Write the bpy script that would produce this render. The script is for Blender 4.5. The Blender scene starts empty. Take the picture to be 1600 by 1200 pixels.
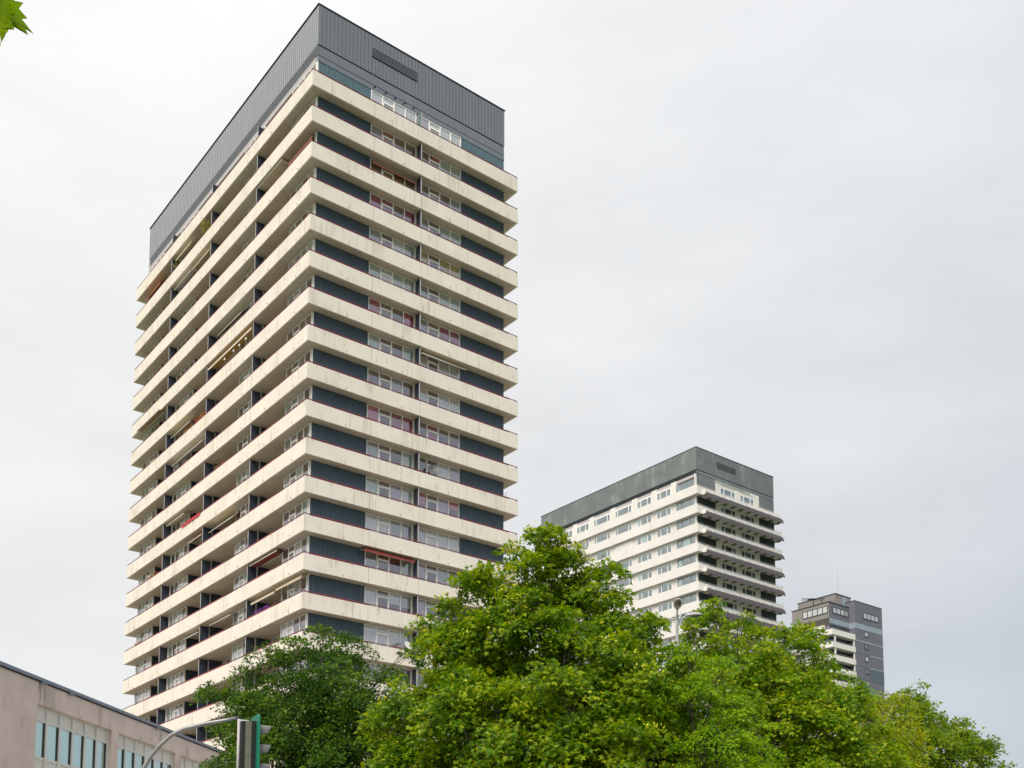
import bpy, math, random
import numpy as np
from mathutils import Vector, Matrix

scene = bpy.context.scene
COL = scene.collection
R = math.radians
random.seed(7)

# ---------------------------------------------------------------- camera
cam_d = bpy.data.cameras.new('camera')
cam = bpy.data.objects.new('camera', cam_d)
COL.objects.link(cam)
cam.location = (0, 0, 1.6)
cam.rotation_euler = (R(90 + 5.8136), 0, 0)
cam_d.sensor_fit = 'HORIZONTAL'
cam_d.sensor_width = 36
cam_d.lens = 1743.23 / 1600 * 36
cam_d.shift_y = (1278.17 - 600) / 1600
cam_d.clip_start = 0.1
cam_d.clip_end = 5000
scene.camera = cam

# ---------------------------------------------------------------- world: overcast sky, brighter towards the veiled sun on the left
SUN_DIR = Vector((-0.23, -0.66, 0.71)).normalized()
EXPOSURE = 1.25
w = bpy.data.worlds.new('World')
scene.world = w
w.use_nodes = True
nt = w.node_tree
nt.nodes.clear()
N = nt.nodes.new
out = N('ShaderNodeOutputWorld'); bg = N('ShaderNodeBackground')
sky = N('ShaderNodeTexSky'); sky.sky_type = 'NISHITA'; sky.sun_disc = False
sky.sun_elevation = math.asin(SUN_DIR.z)
sky.sun_rotation = math.atan2(SUN_DIR.x, SUN_DIR.y)
sky.dust_density = 4.0
tc = N('ShaderNodeTexCoord')
dot = N('ShaderNodeVectorMath'); dot.operation = 'DOT_PRODUCT'
dot.inputs[1].default_value = (-0.86, 0.22, 0.46)
nt.links.new(tc.outputs['Generated'], dot.inputs[0])
mp = N('ShaderNodeMapping'); mp.inputs['Scale'].default_value = (1.0, 1.0, 2.6)
nt.links.new(tc.outputs['Generated'], mp.inputs[0])
nz = N('ShaderNodeTexNoise'); nz.inputs['Scale'].default_value = 2.9; nz.inputs['Detail'].default_value = 5; nz.inputs['Roughness'].default_value = 0.5
nt.links.new(mp.outputs[0], nz.inputs['Vector'])
addn = N('ShaderNodeMath'); addn.operation = 'MULTIPLY_ADD'; addn.inputs[1].default_value = 0.62
nt.links.new(nz.outputs['Fac'], addn.inputs[0]); nt.links.new(dot.outputs['Value'], addn.inputs[2])
rng = N('ShaderNodeMapRange'); rng.inputs['From Min'].default_value = -0.12; rng.inputs['From Max'].default_value = 0.90
rng.interpolation_type = 'SMOOTHSTEP'
nt.links.new(addn.outputs[0], rng.inputs['Value'])
ramp = N('ShaderNodeMix'); ramp.data_type = 'RGBA'; ramp.clamp_factor = True
nt.links.new(rng.outputs['Result'], ramp.inputs['Factor'])
SK = 10 / 2 ** EXPOSURE
ramp.inputs['A'].default_value = (0.505 * SK, 0.552 * SK, 0.610 * SK, 1)
ramp.inputs['B'].default_value = (0.850 * SK, 0.846 * SK, 0.834 * SK, 1)
mx = N('ShaderNodeMix'); mx.data_type = 'RGBA'; mx.inputs['Factor'].default_value = 0.94
# an overcast sky brightens towards the zenith
sep = N('ShaderNodeSeparateXYZ'); nt.links.new(tc.outputs['Generated'], sep.inputs[0])
zp = N('ShaderNodeMath'); zp.operation = 'MULTIPLY'; nt.links.new(sep.outputs['Z'], zp.inputs[0]); nt.links.new(sep.outputs['Z'], zp.inputs[1])
zf = N('ShaderNodeMath'); zf.operation = 'MULTIPLY_ADD'; zf.inputs[1].default_value = 0.42; zf.inputs[2].default_value = 1.0
nt.links.new(zp.outputs[0], zf.inputs[0])
# faint banks of cloud
mp2 = N('ShaderNodeMapping'); mp2.inputs['Scale'].default_value = (1.0, 1.0, 3.2); nt.links.new(tc.outputs['Generated'], mp2.inputs[0])
nz2 = N('ShaderNodeTexNoise'); nz2.inputs['Scale'].default_value = 3.4; nz2.inputs['Detail'].default_value = 6; nz2.inputs['Roughness'].default_value = 0.55
nt.links.new(mp2.outputs[0], nz2.inputs['Vector'])
cl_ = N('ShaderNodeMapRange'); cl_.inputs['From Min'].default_value = 0.32; cl_.inputs['From Max'].default_value = 0.68; cl_.inputs['To Min'].default_value = 0.94; cl_.inputs['To Max'].default_value = 1.05
nt.links.new(nz2.outputs['Fac'], cl_.inputs['Value'])
zc_ = N('ShaderNodeMath'); zc_.operation = 'MULTIPLY'; nt.links.new(zf.outputs[0], zc_.inputs[0]); nt.links.new(cl_.outputs['Result'], zc_.inputs[1])
zs = N('ShaderNodeVectorMath'); zs.operation = 'SCALE'
nt.links.new(ramp.outputs['Result'], zs.inputs[0]); nt.links.new(zc_.outputs[0], zs.inputs['Scale'])
nt.links.new(sky.outputs[0], mx.inputs['A']); nt.links.new(zs.outputs[0], mx.inputs['B'])
bg.inputs['Strength'].default_value = 0.1
nt.links.new(mx.outputs['Result'], bg.inputs['Color'])
nt.links.new(bg.outputs[0], out.inputs[0])

sun_d = bpy.data.lights.new('sun', 'SUN')
sun_d.energy = 1.5
sun_d.angle = R(35)
sun_d.color = (1.0, 0.91, 0.81)
sun = bpy.data.objects.new('sun', sun_d)
COL.objects.link(sun)
sun.rotation_euler = SUN_DIR.to_track_quat('Z', 'Y').to_euler()

vs = scene.view_settings
vs.view_transform = 'Standard'; vs.look = 'None'; vs.exposure = EXPOSURE; vs.gamma = 1.0
scene.render.engine = 'CYCLES'
cy = scene.cycles
cy.max_bounces = 8; cy.transparent_max_bounces = 12; cy.diffuse_bounces = 4
cy.use_denoising = True

# ---------------------------------------------------------------- materials
MATS = {}
def mat(name, col, rough=0.8, metal=0.0, spec=0.3, noise=None, streak=None, bump=None, drip=None):
    """noise=(scale, amount) mottling; streak=(scale, amount, colour) vertical run-off stains; bump=(scale, strength)"""
    if name in MATS: return MATS[name]
    m = bpy.data.materials.new(name); m.use_nodes = True
    t = m.node_tree; p = t.nodes['Principled BSDF']
    p.inputs['Base Color'].default_value = (*col, 1); p.inputs['Roughness'].default_value = rough
    p.inputs['Metallic'].default_value = metal; p.inputs['Specular IOR Level'].default_value = spec
    n = t.nodes.new; l = t.links.new
    last = None
    geo = n('ShaderNodeNewGeometry')
    if noise:
        q = n('ShaderNodeTexNoise'); q.inputs['Scale'].default_value = noise[0]; q.inputs['Detail'].default_value = 6; q.inputs['Roughness'].default_value = 0.62
        l(geo.outputs['Position'], q.inputs['Vector'])
        r = n('ShaderNodeMapRange'); r.inputs['From Min'].default_value = 0.3; r.inputs['From Max'].default_value = 0.7
        r.inputs['To Min'].default_value = 1 - noise[1]; r.inputs['To Max'].default_value = 1 + noise[1]
        l(q.outputs['Fac'], r.inputs['Value'])
        x = n('ShaderNodeVectorMath'); x.operation = 'SCALE'; x.inputs[0].default_value = col
        l(r.outputs['Result'], x.inputs['Scale']); last = x.outputs[0]
    if streak:
        mpn = n('ShaderNodeMapping'); mpn.inputs['Scale'].default_value = (streak[0], streak[0], streak[0] * 0.09)
        l(geo.outputs['Position'], mpn.inputs[0])
        q = n('ShaderNodeTexNoise'); q.inputs['Scale'].default_value = 1.0; q.inputs['Detail'].default_value = 4
        l(mpn.outputs[0], q.inputs['Vector'])
        q2 = n('ShaderNodeTexNoise'); q2.inputs['Scale'].default_value = 0.45; q2.inputs['Detail'].default_value = 2
        l(geo.outputs['Position'], q2.inputs['Vector'])
        mu = n('ShaderNodeMath'); mu.operation = 'MULTIPLY'
        l(q.outputs['Fac'], mu.inputs[0]); l(q2.outputs['Fac'], mu.inputs[1])
        r = n('ShaderNodeMapRange'); r.inputs['From Min'].default_value = 0.27; r.inputs['From Max'].default_value = 0.43
        r.inputs['To Max'].default_value = streak[1]
        l(mu.outputs[0], r.inputs['Value'])
        x = n('ShaderNodeMix'); x.data_type = 'RGBA'
        x.inputs['A'].default_value = (*col, 1); x.inputs['B'].default_value = (*streak[2], 1)
        if last: l(last, x.inputs['A'])
        l(r.outputs['Result'], x.inputs['Factor']); last = x.outputs['Result']
    if drip:
        mpd = n('ShaderNodeMapping'); mpd.inputs['Scale'].default_value = (drip[0], drip[0], drip[0] * 0.05); mpd.inputs['Location'].default_value = (3.1, 7.7, 1.3)
        l(geo.outputs['Position'], mpd.inputs[0])
        q = n('ShaderNodeTexNoise'); q.inputs['Scale'].default_value = 1.0; q.inputs['Detail'].default_value = 3
        l(mpd.outputs[0], q.inputs['Vector'])
        q2 = n('ShaderNodeTexNoise'); q2.inputs['Scale'].default_value = 0.8; q2.inputs['Detail'].default_value = 3
        l(geo.outputs['Position'], q2.inputs['Vector'])
        mu = n('ShaderNodeMath'); mu.operation = 'MULTIPLY'; l(q.outputs['Fac'], mu.inputs[0]); l(q2.outputs['Fac'], mu.inputs[1])
        r = n('ShaderNodeMapRange'); r.inputs['From Min'].default_value = 0.355; r.inputs['From Max'].default_value = 0.42; r.inputs['To Max'].default_value = drip[1]
        l(mu.outputs[0], r.inputs['Value'])
        x = n('ShaderNodeMix'); x.data_type = 'RGBA'; l(last, x.inputs['A']); x.inputs['B'].default_value = (*drip[2], 1)
        l(r.outputs['Result'], x.inputs['Factor']); last = x.outputs['Result']
    if last: l(last, p.inputs['Base Color'])
    if bump:
        q = n('ShaderNodeTexNoise'); q.inputs['Scale'].default_value = bump[0]; q.inputs['Detail'].default_value = 4
        l(geo.outputs['Position'], q.inputs['Vector'])
        b = n('ShaderNodeBump'); b.inputs['Strength'].default_value = bump[1]; b.inputs['Distance'].default_value = 0.02
        l(q.outputs['Fac'], b.inputs['Height']); l(b.outputs[0], p.inputs['Normal'])
    MATS[name] = m
    return m

def glass_mat(name, tint, refl, gloss=(0.95, 0.95, 1.0)):
    m = bpy.data.materials.new(name); m.use_nodes = True
    t = m.node_tree; t.nodes.clear(); n = t.nodes.new; l = t.links.new
    o = n('ShaderNodeOutputMaterial'); tr = n('ShaderNodeBsdfTransparent'); g = n('ShaderNodeBsdfGlossy'); mixs = n('ShaderNodeMixShader')
    tr.inputs[0].default_value = (*tint, 1); g.inputs['Color'].default_value = (*gloss, 1); g.inputs['Roughness'].default_value = 0.015
    fr = n('ShaderNodeFresnel'); fr.inputs['IOR'].default_value = 1.5
    r = n('ShaderNodeMapRange'); r.inputs['To Min'].default_value = refl; r.inputs['To Max'].default_value = 1.0; r.inputs['From Min'].default_value = 0.03
    # each pane is a thin slab: reflect at the face that is met first, pass straight through the second
    gb = n('ShaderNodeNewGeometry'); inv = n('ShaderNodeMath'); inv.operation = 'SUBTRACT'; inv.inputs[0].default_value = 1.0
    l(gb.outputs['Backfacing'], inv.inputs[1]); fm = n('ShaderNodeMath'); fm.operation = 'MULTIPLY'; l(inv.outputs[0], fm.inputs[1])
    l(fr.outputs[0], r.inputs['Value']); l(r.outputs['Result'], fm.inputs[0]); l(fm.outputs[0], mixs.inputs[0]); l(tr.outputs[0], mixs.inputs[1]); l(g.outputs[0], mixs.inputs[2]); l(mixs.outputs[0], o.inputs[0])
    # faint waviness of old panes
    geo = n('ShaderNodeNewGeometry'); q = n('ShaderNodeTexNoise'); q.inputs['Scale'].default_value = 1.3
    l(geo.outputs['Position'], q.inputs['Vector'])
    b = n('ShaderNodeBump'); b.inputs['Strength'].default_value = 0.12; b.inputs['Distance'].default_value = 0.05
    l(q.outputs['Fac'], b.inputs['Height']); l(b.outputs[0], g.inputs['Normal'])
    MATS[name] = m
    return m

def leaf_mat(name, cols, trans=0.4, tcol=None, scale=0.5):
    m = bpy.data.materials.new(name); m.use_nodes = True
    t = m.node_tree; p = t.nodes['Principled BSDF']; n = t.nodes.new; l = t.links.new
    geo = n('ShaderNodeNewGeometry')
    r = n('ShaderNodeValToRGB'); cr = r.color_ramp
    while len(cr.elements) < len(cols): cr.elements.new(0.5)
    for i, c in enumerate(cols):
        cr.elements[i].position = i / (len(cols) - 1); cr.elements[i].color = (*c, 1)
    # leaf-to-leaf variation plus slow drift of hue through the crown
    q = n('ShaderNodeTexNoise'); q.inputs['Scale'].default_value = scale; q.inputs['Detail'].default_value = 2
    l(geo.outputs['Position'], q.inputs['Vector'])
    ma = n('ShaderNodeMath'); ma.operation = 'MULTIPLY_ADD'; ma.inputs[1].default_value = 1.5; ma.inputs[2].default_value = -0.70
    l(q.outputs['Fac'], ma.inputs[0])
    mb = n('ShaderNodeMath'); mb.operation = 'MULTIPLY_ADD'; mb.inputs[1].default_value = 0.9
    l(geo.outputs['Random Per Island'], mb.inputs[0]); l(ma.outputs[0], mb.inputs[2])
    l(mb.outputs[0], r.inputs[0]); l(r.outputs[0], p.inputs['Base Color'])
    p.inputs['Roughness'].default_value = 0.45; p.inputs['Specular IOR Level'].default_value = 0.22
    tl = n('ShaderNodeBsdfTranslucent')
    mm = n('ShaderNodeMix'); mm.data_type = 'RGBA'; mm.blend_type = 'MULTIPLY'; mm.inputs['Factor'].default_value = 1.0
    l(r.outputs[0], mm.inputs['A']); mm.inputs['B'].default_value = (*(tcol or (2.0, 1.8, 0.5)), 1)
    l(mm.outputs['Result'], tl.inputs['Color'])
    ms = n('ShaderNodeMixShader'); ms.inputs[0].default_value = trans
    l(p.outputs[0], ms.inputs[1]); l(tl.outputs[0], ms.inputs[2])
    l(ms.outputs[0], t.nodes['Material Output'].inputs[0])
    MATS[name] = m
    return m

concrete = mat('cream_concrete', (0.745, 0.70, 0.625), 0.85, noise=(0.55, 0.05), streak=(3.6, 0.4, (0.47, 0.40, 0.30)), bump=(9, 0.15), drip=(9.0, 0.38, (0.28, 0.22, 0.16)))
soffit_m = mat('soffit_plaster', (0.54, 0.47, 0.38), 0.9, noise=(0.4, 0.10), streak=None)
plaster = mat('wall_plaster', (0.55, 0.50, 0.42), 0.9, noise=(0.5, 0.06))
navy = mat('navy_cladding', (0.068, 0.100, 0.134), 0.42, spec=0.4, noise=(0.8, 0.12))
navy_flat = mat('navy_panel', (0.036, 0.046, 0.066), 0.5, spec=0.3, noise=(0.6, 0.12))
teal = mat('teal_cladding', (0.10, 0.17, 0.20), 0.4, spec=0.4, noise=(0.8, 0.1))
roofclad = mat('grey_roof_cladding', (0.100, 0.110, 0.126), 0.19, metal=0.0, spec=0.5, noise=(0.3, 0.08), streak=(1.2, 0.2, (0.20, 0.20, 0.20)))
for nm_, v_ in (('IOR', 1.8), ('Coat Weight', 1.0), ('Coat IOR', 1.7), ('Coat Roughness', 0.12)): roofclad.node_tree.nodes['Principled BSDF'].inputs[nm_].default_value = v_
darkline = mat('dark_trim', (0.02, 0.022, 0.026), 0.5)
white = mat('white_frame', (0.90, 0.89, 0.87), 0.45, noise=(1.5, 0.04))
railred = mat('plum_railing', (0.19, 0.030, 0.058), 0.4, spec=0.5)
railpink = mat('faded_red_board', (0.34, 0.12, 0.13), 0.6, noise=(1.2, 0.15))
lead = mat('grey_flashing', (0.45, 0.43, 0.44), 0.5, noise=(1, 0.05))
steel = mat('galvanised_steel', (0.25, 0.255, 0.26), 0.4, metal=0.5, spec=0.5, noise=(6, 0.12))
room_m = mat('room_dark', (0.10, 0.09, 0.085), 0.9)
glass = glass_mat('window_glass', (0.90, 0.91, 0.90), 0.30, (0.90, 0.87, 0.93))
glass_cool = glass_mat('office_glass', (0.74, 0.90, 0.87), 0.66, (0.80, 0.97, 0.94))
glass2 = glass_mat('tower_glass', (0.80, 0.86, 0.86), 0.36, (0.84, 0.95, 0.97))
CURT = {c: mat('curtain_' + c, v, 0.9) for c, v in dict(white=(0.84, 0.86, 0.84), green=(0.60, 0.70, 0.62), magenta=(0.42, 0.035, 0.12),
        red=(0.55, 0.04, 0.07), pink=(0.72, 0.13, 0.24), yellow=(0.66, 0.55, 0.20), lilac=(0.62, 0.54, 0.65), ochre=(0.55, 0.38, 0.16), grey=(0.48, 0.50, 0.51)).items()}

# ---------------------------------------------------------------- mesh helpers
class MB:
    def __init__(s): s.v = []; s.f = []
    def quad(s, a, b, c, d):
        i = len(s.v); s.v += [a, b, c, d]; s.f.append((i, i + 1, i + 2, i + 3)); return s
    def tri(s, a, b, c):
        i = len(s.v); s.v += [a, b, c]; s.f.append((i, i + 1, i + 2)); return s
    def box(s, x0, x1, y0, y1, z0, z1):
        i = len(s.v)
        s.v += [(x0, y0, z0), (x1, y0, z0), (x1, y1, z0), (x0, y1, z0), (x0, y0, z1), (x1, y0, z1), (x1, y1, z1), (x0, y1, z1)]
        s.f += [tuple(i + j for j in q) for q in ((0, 3, 2, 1), (4, 5, 6, 7), (0, 1, 5, 4), (1, 2, 6, 5), (2, 3, 7, 6), (3, 0, 4, 7))]
        return s
    def prism(s, poly, z0, z1):
        i = len(s.v); n = len(poly)
        s.v += [(x, y, z0) for x, y in poly] + [(x, y, z1) for x, y in poly]
        s.f.append(tuple(i + j for j in reversed(range(n)))); s.f.append(tuple(i + n + j for j in range(n)))
        for j in range(n): s.f.append((i + j, i + (j + 1) % n, i + n + (j + 1) % n, i + n + j))
        return s
    def tube(s, path, rad, n=8, cap=True):
        path = [Vector(p) for p in path]
        if not isinstance(rad, (list, tuple)): rad = [rad] * len(path)
        i0 = len(s.v); up = None
        for k, p in enumerate(path):
            d = (path[min(k + 1, len(path) - 1)] - path[max(k - 1, 0)]).normalized()
            if up is None:
                a = Vector((0, 0, 1)) if abs(d.z) < 0.9 else Vector((1, 0, 0)); up = a.cross(d).normalized()
            up = (up - d * up.dot(d)).normalized(); b = d.cross(up)
            for j in range(n):
                t = 2 * math.pi * j / n
                s.v.append(tuple(p + (up * math.cos(t) + b * math.sin(t)) * rad[k]))
        for k in range(len(path) - 1):
            for j in range(n):
                a = i0 + k * n + j; b2 = i0 + k * n + (j + 1) % n
                s.f.append((a, b2, b2 + n, a + n))
        if cap:
            s.f.append(tuple(i0 + j for j in reversed(range(n)))); e = i0 + (len(path) - 1) * n
            s.f.append(tuple(e + j for j in range(n)))
        return s
    def lathe(s, prof, n=16, mtx=None):
        i0 = len(s.v)
        for r_, z in prof:
            for j in range(n):
                t = 2 * math.pi * j / n; p = Vector((r_ * math.cos(t), r_ * math.sin(t), z))
                s.v.append(tuple(mtx @ p if mtx else p))
        for k in range(len(prof) - 1):
            for j in range(n):
                a = i0 + k * n + j; b = i0 + k * n + (j + 1) % n
                s.f.append((a, b, b + n, a + n))
        return s
    def mesh(s, name, m, smooth=False):
        me = bpy.data.meshes.new(name); me.from_pydata(s.v, [], s.f)
        if smooth: me.polygons.foreach_set('use_smooth', [True] * len(me.polygons))
        if m: me.materials.append(m)
        me.update()
        return me

CACHE = {}
def put(name, me, parent=None, loc=(0, 0, 0), rz=0.0, kind=None, label=None, cat=None, group=None):
    o = bpy.data.objects.new(name, me); COL.objects.link(o)
    if parent: o.parent = parent
    o.location = loc
    if rz: o.rotation_euler = (0, 0, rz)
    if kind: o['kind'] = kind
    if label: o['label'] = label
    if cat: o['category'] = cat
    if group: o['group'] = group
    return o
def shared(key, build):
    if key not in CACHE: CACHE[key] = build()
    return CACHE[key]
def boxo(name, m, parent, x0, x1, y0, y1, z0, z1, **kw):
    """box child; equal sizes share one mesh"""
    key = ('box', name, m.name, round(x1 - x0, 3), round(y1 - y0, 3), round(z1 - z0, 3))
    me = shared(key, lambda: MB().box(0, x1 - x0, 0, y1 - y0, 0, z1 - z0).mesh(name, m))
    return put(name, me, parent, (x0, y0, z0), **kw)
def root(name, label, cat, loc=(0, 0, 0), rz=0, group=None):
    return put(name, None, None, loc, rz, label=label, cat=cat, group=group)
def structure(name, me, loc=(0, 0, 0)):
    return put(name, me, None, loc, kind='structure')
ORD = ['zeroth', 'first', 'second', 'third', 'fourth', 'fifth', 'sixth', 'seventh', 'eighth', 'ninth', 'tenth', 'eleventh', 'twelfth', 'thirteenth', 'fourteenth', 'fifteenth', 'sixteenth', 'seventeenth', 'eighteenth']

# ---------------------------------------------------------------- ground
paving = mat('pale_paving', (0.40, 0.375, 0.34), 0.9, noise=(0.6, 0.12), bump=(3, 0.2))
asphalt = mat('asphalt', (0.06, 0.06, 0.06), 0.9, noise=(2, 0.2))
grass_g = mat('lawn', (0.07, 0.12, 0.03), 0.95, noise=(1.5, 0.3))
kerb_m = mat('kerb_stone', (0.30, 0.29, 0.28), 0.85, noise=(1, 0.1))
structure('ground', MB().box(-2500, 2500, -2500, 2500, -0.5, 0).mesh('ground', grass_g))
structure('bounce_plaza', MB().box(-70, 60, 24.3, 180, 0, 0.06).mesh('bounce_plaza', paving))  # unseen pale sheet, added to bounce light up onto soffits and walls
structure('road', MB().box(-400, 400, 2.5, 13.5, 0.0, 0.012).mesh('road', asphalt))
structure('pavement', MB().box(-400, 400, 14, 24, 0.0, 0.13).mesh('pavement', paving))
structure('near_pavement', MB().box(-400, 400, -8, 2.2, 0.0, 0.13).mesh('near_pavement', paving))
structure('kerb', MB().box(-400, 400, 13.6, 13.996, 0.0, 0.135).mesh('kerb', kerb_m))

# ---------------------------------------------------------------- the tall tower on the left
TH = R(38.39954)
Z0, FH, PH, NB = 64.33, 2.8, 1.15, 22     # top of uppermost parapet, storey, parapet height, balcony bands
UB, VB = 19.2, 35.9                        # balcony plan
D1, D2, D3 = 9.35, 18.2, 27.1
TO = (-14.555, 75.626, 0)
tower = root('apartment_tower', 'tall tower with cream concrete balcony bands and grey metal top storey', 'apartment tower', TO, TH)

core = [(0.85, 0.85), (5.42, 0.85), (5.42, 3.8), (9.48, 3.8), (9.48, 0.85), (9.76, 0.85), (9.76, 3.8), (13.86, 3.8), (13.86, 0.85), (18.3, 0.85), (18.3, 34.9),
        (0.85, 34.9), (0.85, 34.72), (3.8, 34.72), (3.8, 30.95), (0.85, 30.95), (0.85, 30.8), (2.1, 30.8), (2.1, 27.15), (0.85, 27.15),
        (0.85, 26.75), (3.8, 26.75), (3.8, 22.95), (0.85, 22.95), (0.85, 22.77), (2.1, 22.77), (2.1, 18.28), (0.95, 18.28), (0.95, 18.12), (2.1, 18.12),
        (2.1, 13.15), (0.85, 13.15), (0.85, 13.0), (3.8, 13.0), (3.8, 9.55), (0.85, 9.55), (0.85, 9.3), (2.1, 9.3), (2.1, 4.9), (0.85, 4.9), (0.85, 4.75),
        (3.8, 4.75), (3.8, 1.0), (0.85, 1.0)]
put('core_wall', MB().prism(core, 0, 65.9).mesh('core_wall', plaster), tower)

RJ = [0, 5.27, 9.61, 14.03, UB]
LJ = [0, 4.9, 9.18, 13.2, 18.08, 22.38, 27.0, 31.2, VB]
G = 0.017
def corrugated(width, height, pitch, m, name, depth=0.06, groove=0.034):
    """boards with recessed joints, front face towards -y, origin at lower left"""
    b = MB(); n = max(1, round(width / pitch)); p = width / n
    b.box(0, width, depth * 0.6, depth + 0.02, 0, height)
    for i in range(n): b.box(i * p + groove / 2, (i + 1) * p - groove / 2, 0, depth * 0.6, 0, height)
    return b.mesh(name, m)

def balcony(k):
    zt = Z0 - FH * k; zb = zt - PH
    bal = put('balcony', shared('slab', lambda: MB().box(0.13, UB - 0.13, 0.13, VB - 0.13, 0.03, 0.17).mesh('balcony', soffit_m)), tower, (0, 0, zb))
    # parapet panels with open joints
    for a, b in zip(RJ[:-1], RJ[1:]):
        boxo('parapet_panel', concrete, bal, a + (G if a else 0), b - (G if b < UB else 0), 0, 0.12, 0, PH)
    for i, (a, b) in enumerate(zip(LJ[:-1], LJ[1:])):
        boxo('parapet_panel', concrete, bal, 0, 0.12, (a if i else 0.125) + G, b - (G if b < VB else 0), 0, PH)
    boxo('parapet_panel', concrete, bal, UB - 0.12, UB, 0.13, VB - 0.13, 0, PH)
    boxo('parapet_panel', concrete, bal, 0.13, UB - 0.0, VB - 0.12, VB, 0, PH)
    # soffit slabs with seams, mitred at the corner
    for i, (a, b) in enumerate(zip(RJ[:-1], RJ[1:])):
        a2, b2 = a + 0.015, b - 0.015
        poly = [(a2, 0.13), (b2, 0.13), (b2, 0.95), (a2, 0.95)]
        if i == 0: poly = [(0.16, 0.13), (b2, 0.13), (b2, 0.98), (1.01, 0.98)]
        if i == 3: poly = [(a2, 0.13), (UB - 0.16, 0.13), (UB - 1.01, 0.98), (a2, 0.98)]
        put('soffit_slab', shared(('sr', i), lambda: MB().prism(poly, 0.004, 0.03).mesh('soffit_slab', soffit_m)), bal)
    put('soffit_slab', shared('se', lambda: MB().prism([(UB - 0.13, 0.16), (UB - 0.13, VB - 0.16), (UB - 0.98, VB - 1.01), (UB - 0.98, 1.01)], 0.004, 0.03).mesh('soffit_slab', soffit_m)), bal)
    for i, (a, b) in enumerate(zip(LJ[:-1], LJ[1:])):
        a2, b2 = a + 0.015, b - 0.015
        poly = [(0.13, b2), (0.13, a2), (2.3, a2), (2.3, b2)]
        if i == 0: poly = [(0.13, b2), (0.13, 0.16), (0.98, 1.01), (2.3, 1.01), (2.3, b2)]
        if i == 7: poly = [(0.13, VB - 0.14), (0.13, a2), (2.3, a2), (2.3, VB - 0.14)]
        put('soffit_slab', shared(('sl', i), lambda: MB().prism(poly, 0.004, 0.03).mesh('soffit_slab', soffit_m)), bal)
    # handrail with posts, faded boards where the wall behind is blind
    def rail():
        b = MB(); z = PH + 0.115; o = 0.05
        b.tube([(UB - o, VB * 0.4, z), (UB - o, o, z)], 0.034, 6); b.tube([(UB - o, o, z), (o, o, z)], 0.034, 6); b.tube([(o, o, z), (o, VB - o, z)], 0.034, 6)
        for u in np.arange(0.3, UB, 1.04): b.box(u, u + 0.02, o - 0.01, o + 0.01, PH, z)
        for v in np.arange(1.0, VB, 1.1): b.box(o - 0.01, o + 0.01, v, v + 0.02, PH, z)
        return b.mesh('handrail', railred)
    put('handrail', shared('rail', rail), bal)
    def boards():
        b = MB()
        for u0, u1 in ((0.45, 5.35), (9.15, 9.65), (13.9, 18.3)): b.box(u0, u1, 0.075, 0.09, PH + 0.004, PH + 0.10)
        for v0, v1 in ((4.85, 9.3), (13.2, 18.15), (18.3, 22.7), (27.2, 30.8)): b.box(0.03, 0.045, v0, v1, PH + 0.005, PH + 0.085)
        return b.mesh('rail_board', railpink)
    put('rail_board', shared('boards', boards), bal, kind='stuff')
    def spouts():
        b = MB()
        for a, c in zip(RJ[:-1], RJ[1:]): b.tube([((a + c) / 2 + 0.5, 0.02, 0.16), ((a + c) / 2 + 0.5, -0.10, 0.15)], 0.022, 6)
        for a, c in zip(LJ[:-1], LJ[1:]): b.tube([(0.02, (a + c) / 2 - 0.4, 0.16), (-0.10, (a + c) / 2 - 0.4, 0.15)], 0.022, 6)
        return b.mesh('drain_spout', steel)
    put('drain_spout', shared('spouts', spouts), bal, kind='stuff')
    # dividers between neighbouring balconies
    top = zt + FH - PH - 0.06 - zb; topw = top
    if k == 0: top = PH + 1.32
    boxo('divider', navy_flat if k else teal, bal, 9.6, 9.66, 0.14, 0.7, 0.2, top)
    boxo('divider_trim', lead, bal, 9.59, 9.67, 0.11, 0.138, 0.2, top)
    for d in (D1, D2, D3):
        boxo('divider', navy_flat, bal, 0.15, 0.9, d - 0.03, d + 0.03, 0.2, top if k else PH + 1.25)
        boxo('divider_trim', lead, bal, 0.118, 0.148, d - 0.035, d + 0.035, 0.2, top if k else PH + 1.25)
    if k:
        for d, u0 in ((D1 - 0.075, 0.96), (D2 - 0.1, 0.96), (22.75, 0.855), (30.78, 0.855)):
            boxo('side_panel', navy_flat, bal, u0, 2.09, d - 0.02, d, 0.2, top + 0.03)
        for d in (D1 - 0.1, D2 - 0.125): boxo('panel_joint', lead, bal, 0.9, 0.955, d, d + 0.05, 0.2, top + 0.02)
    return bal

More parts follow.
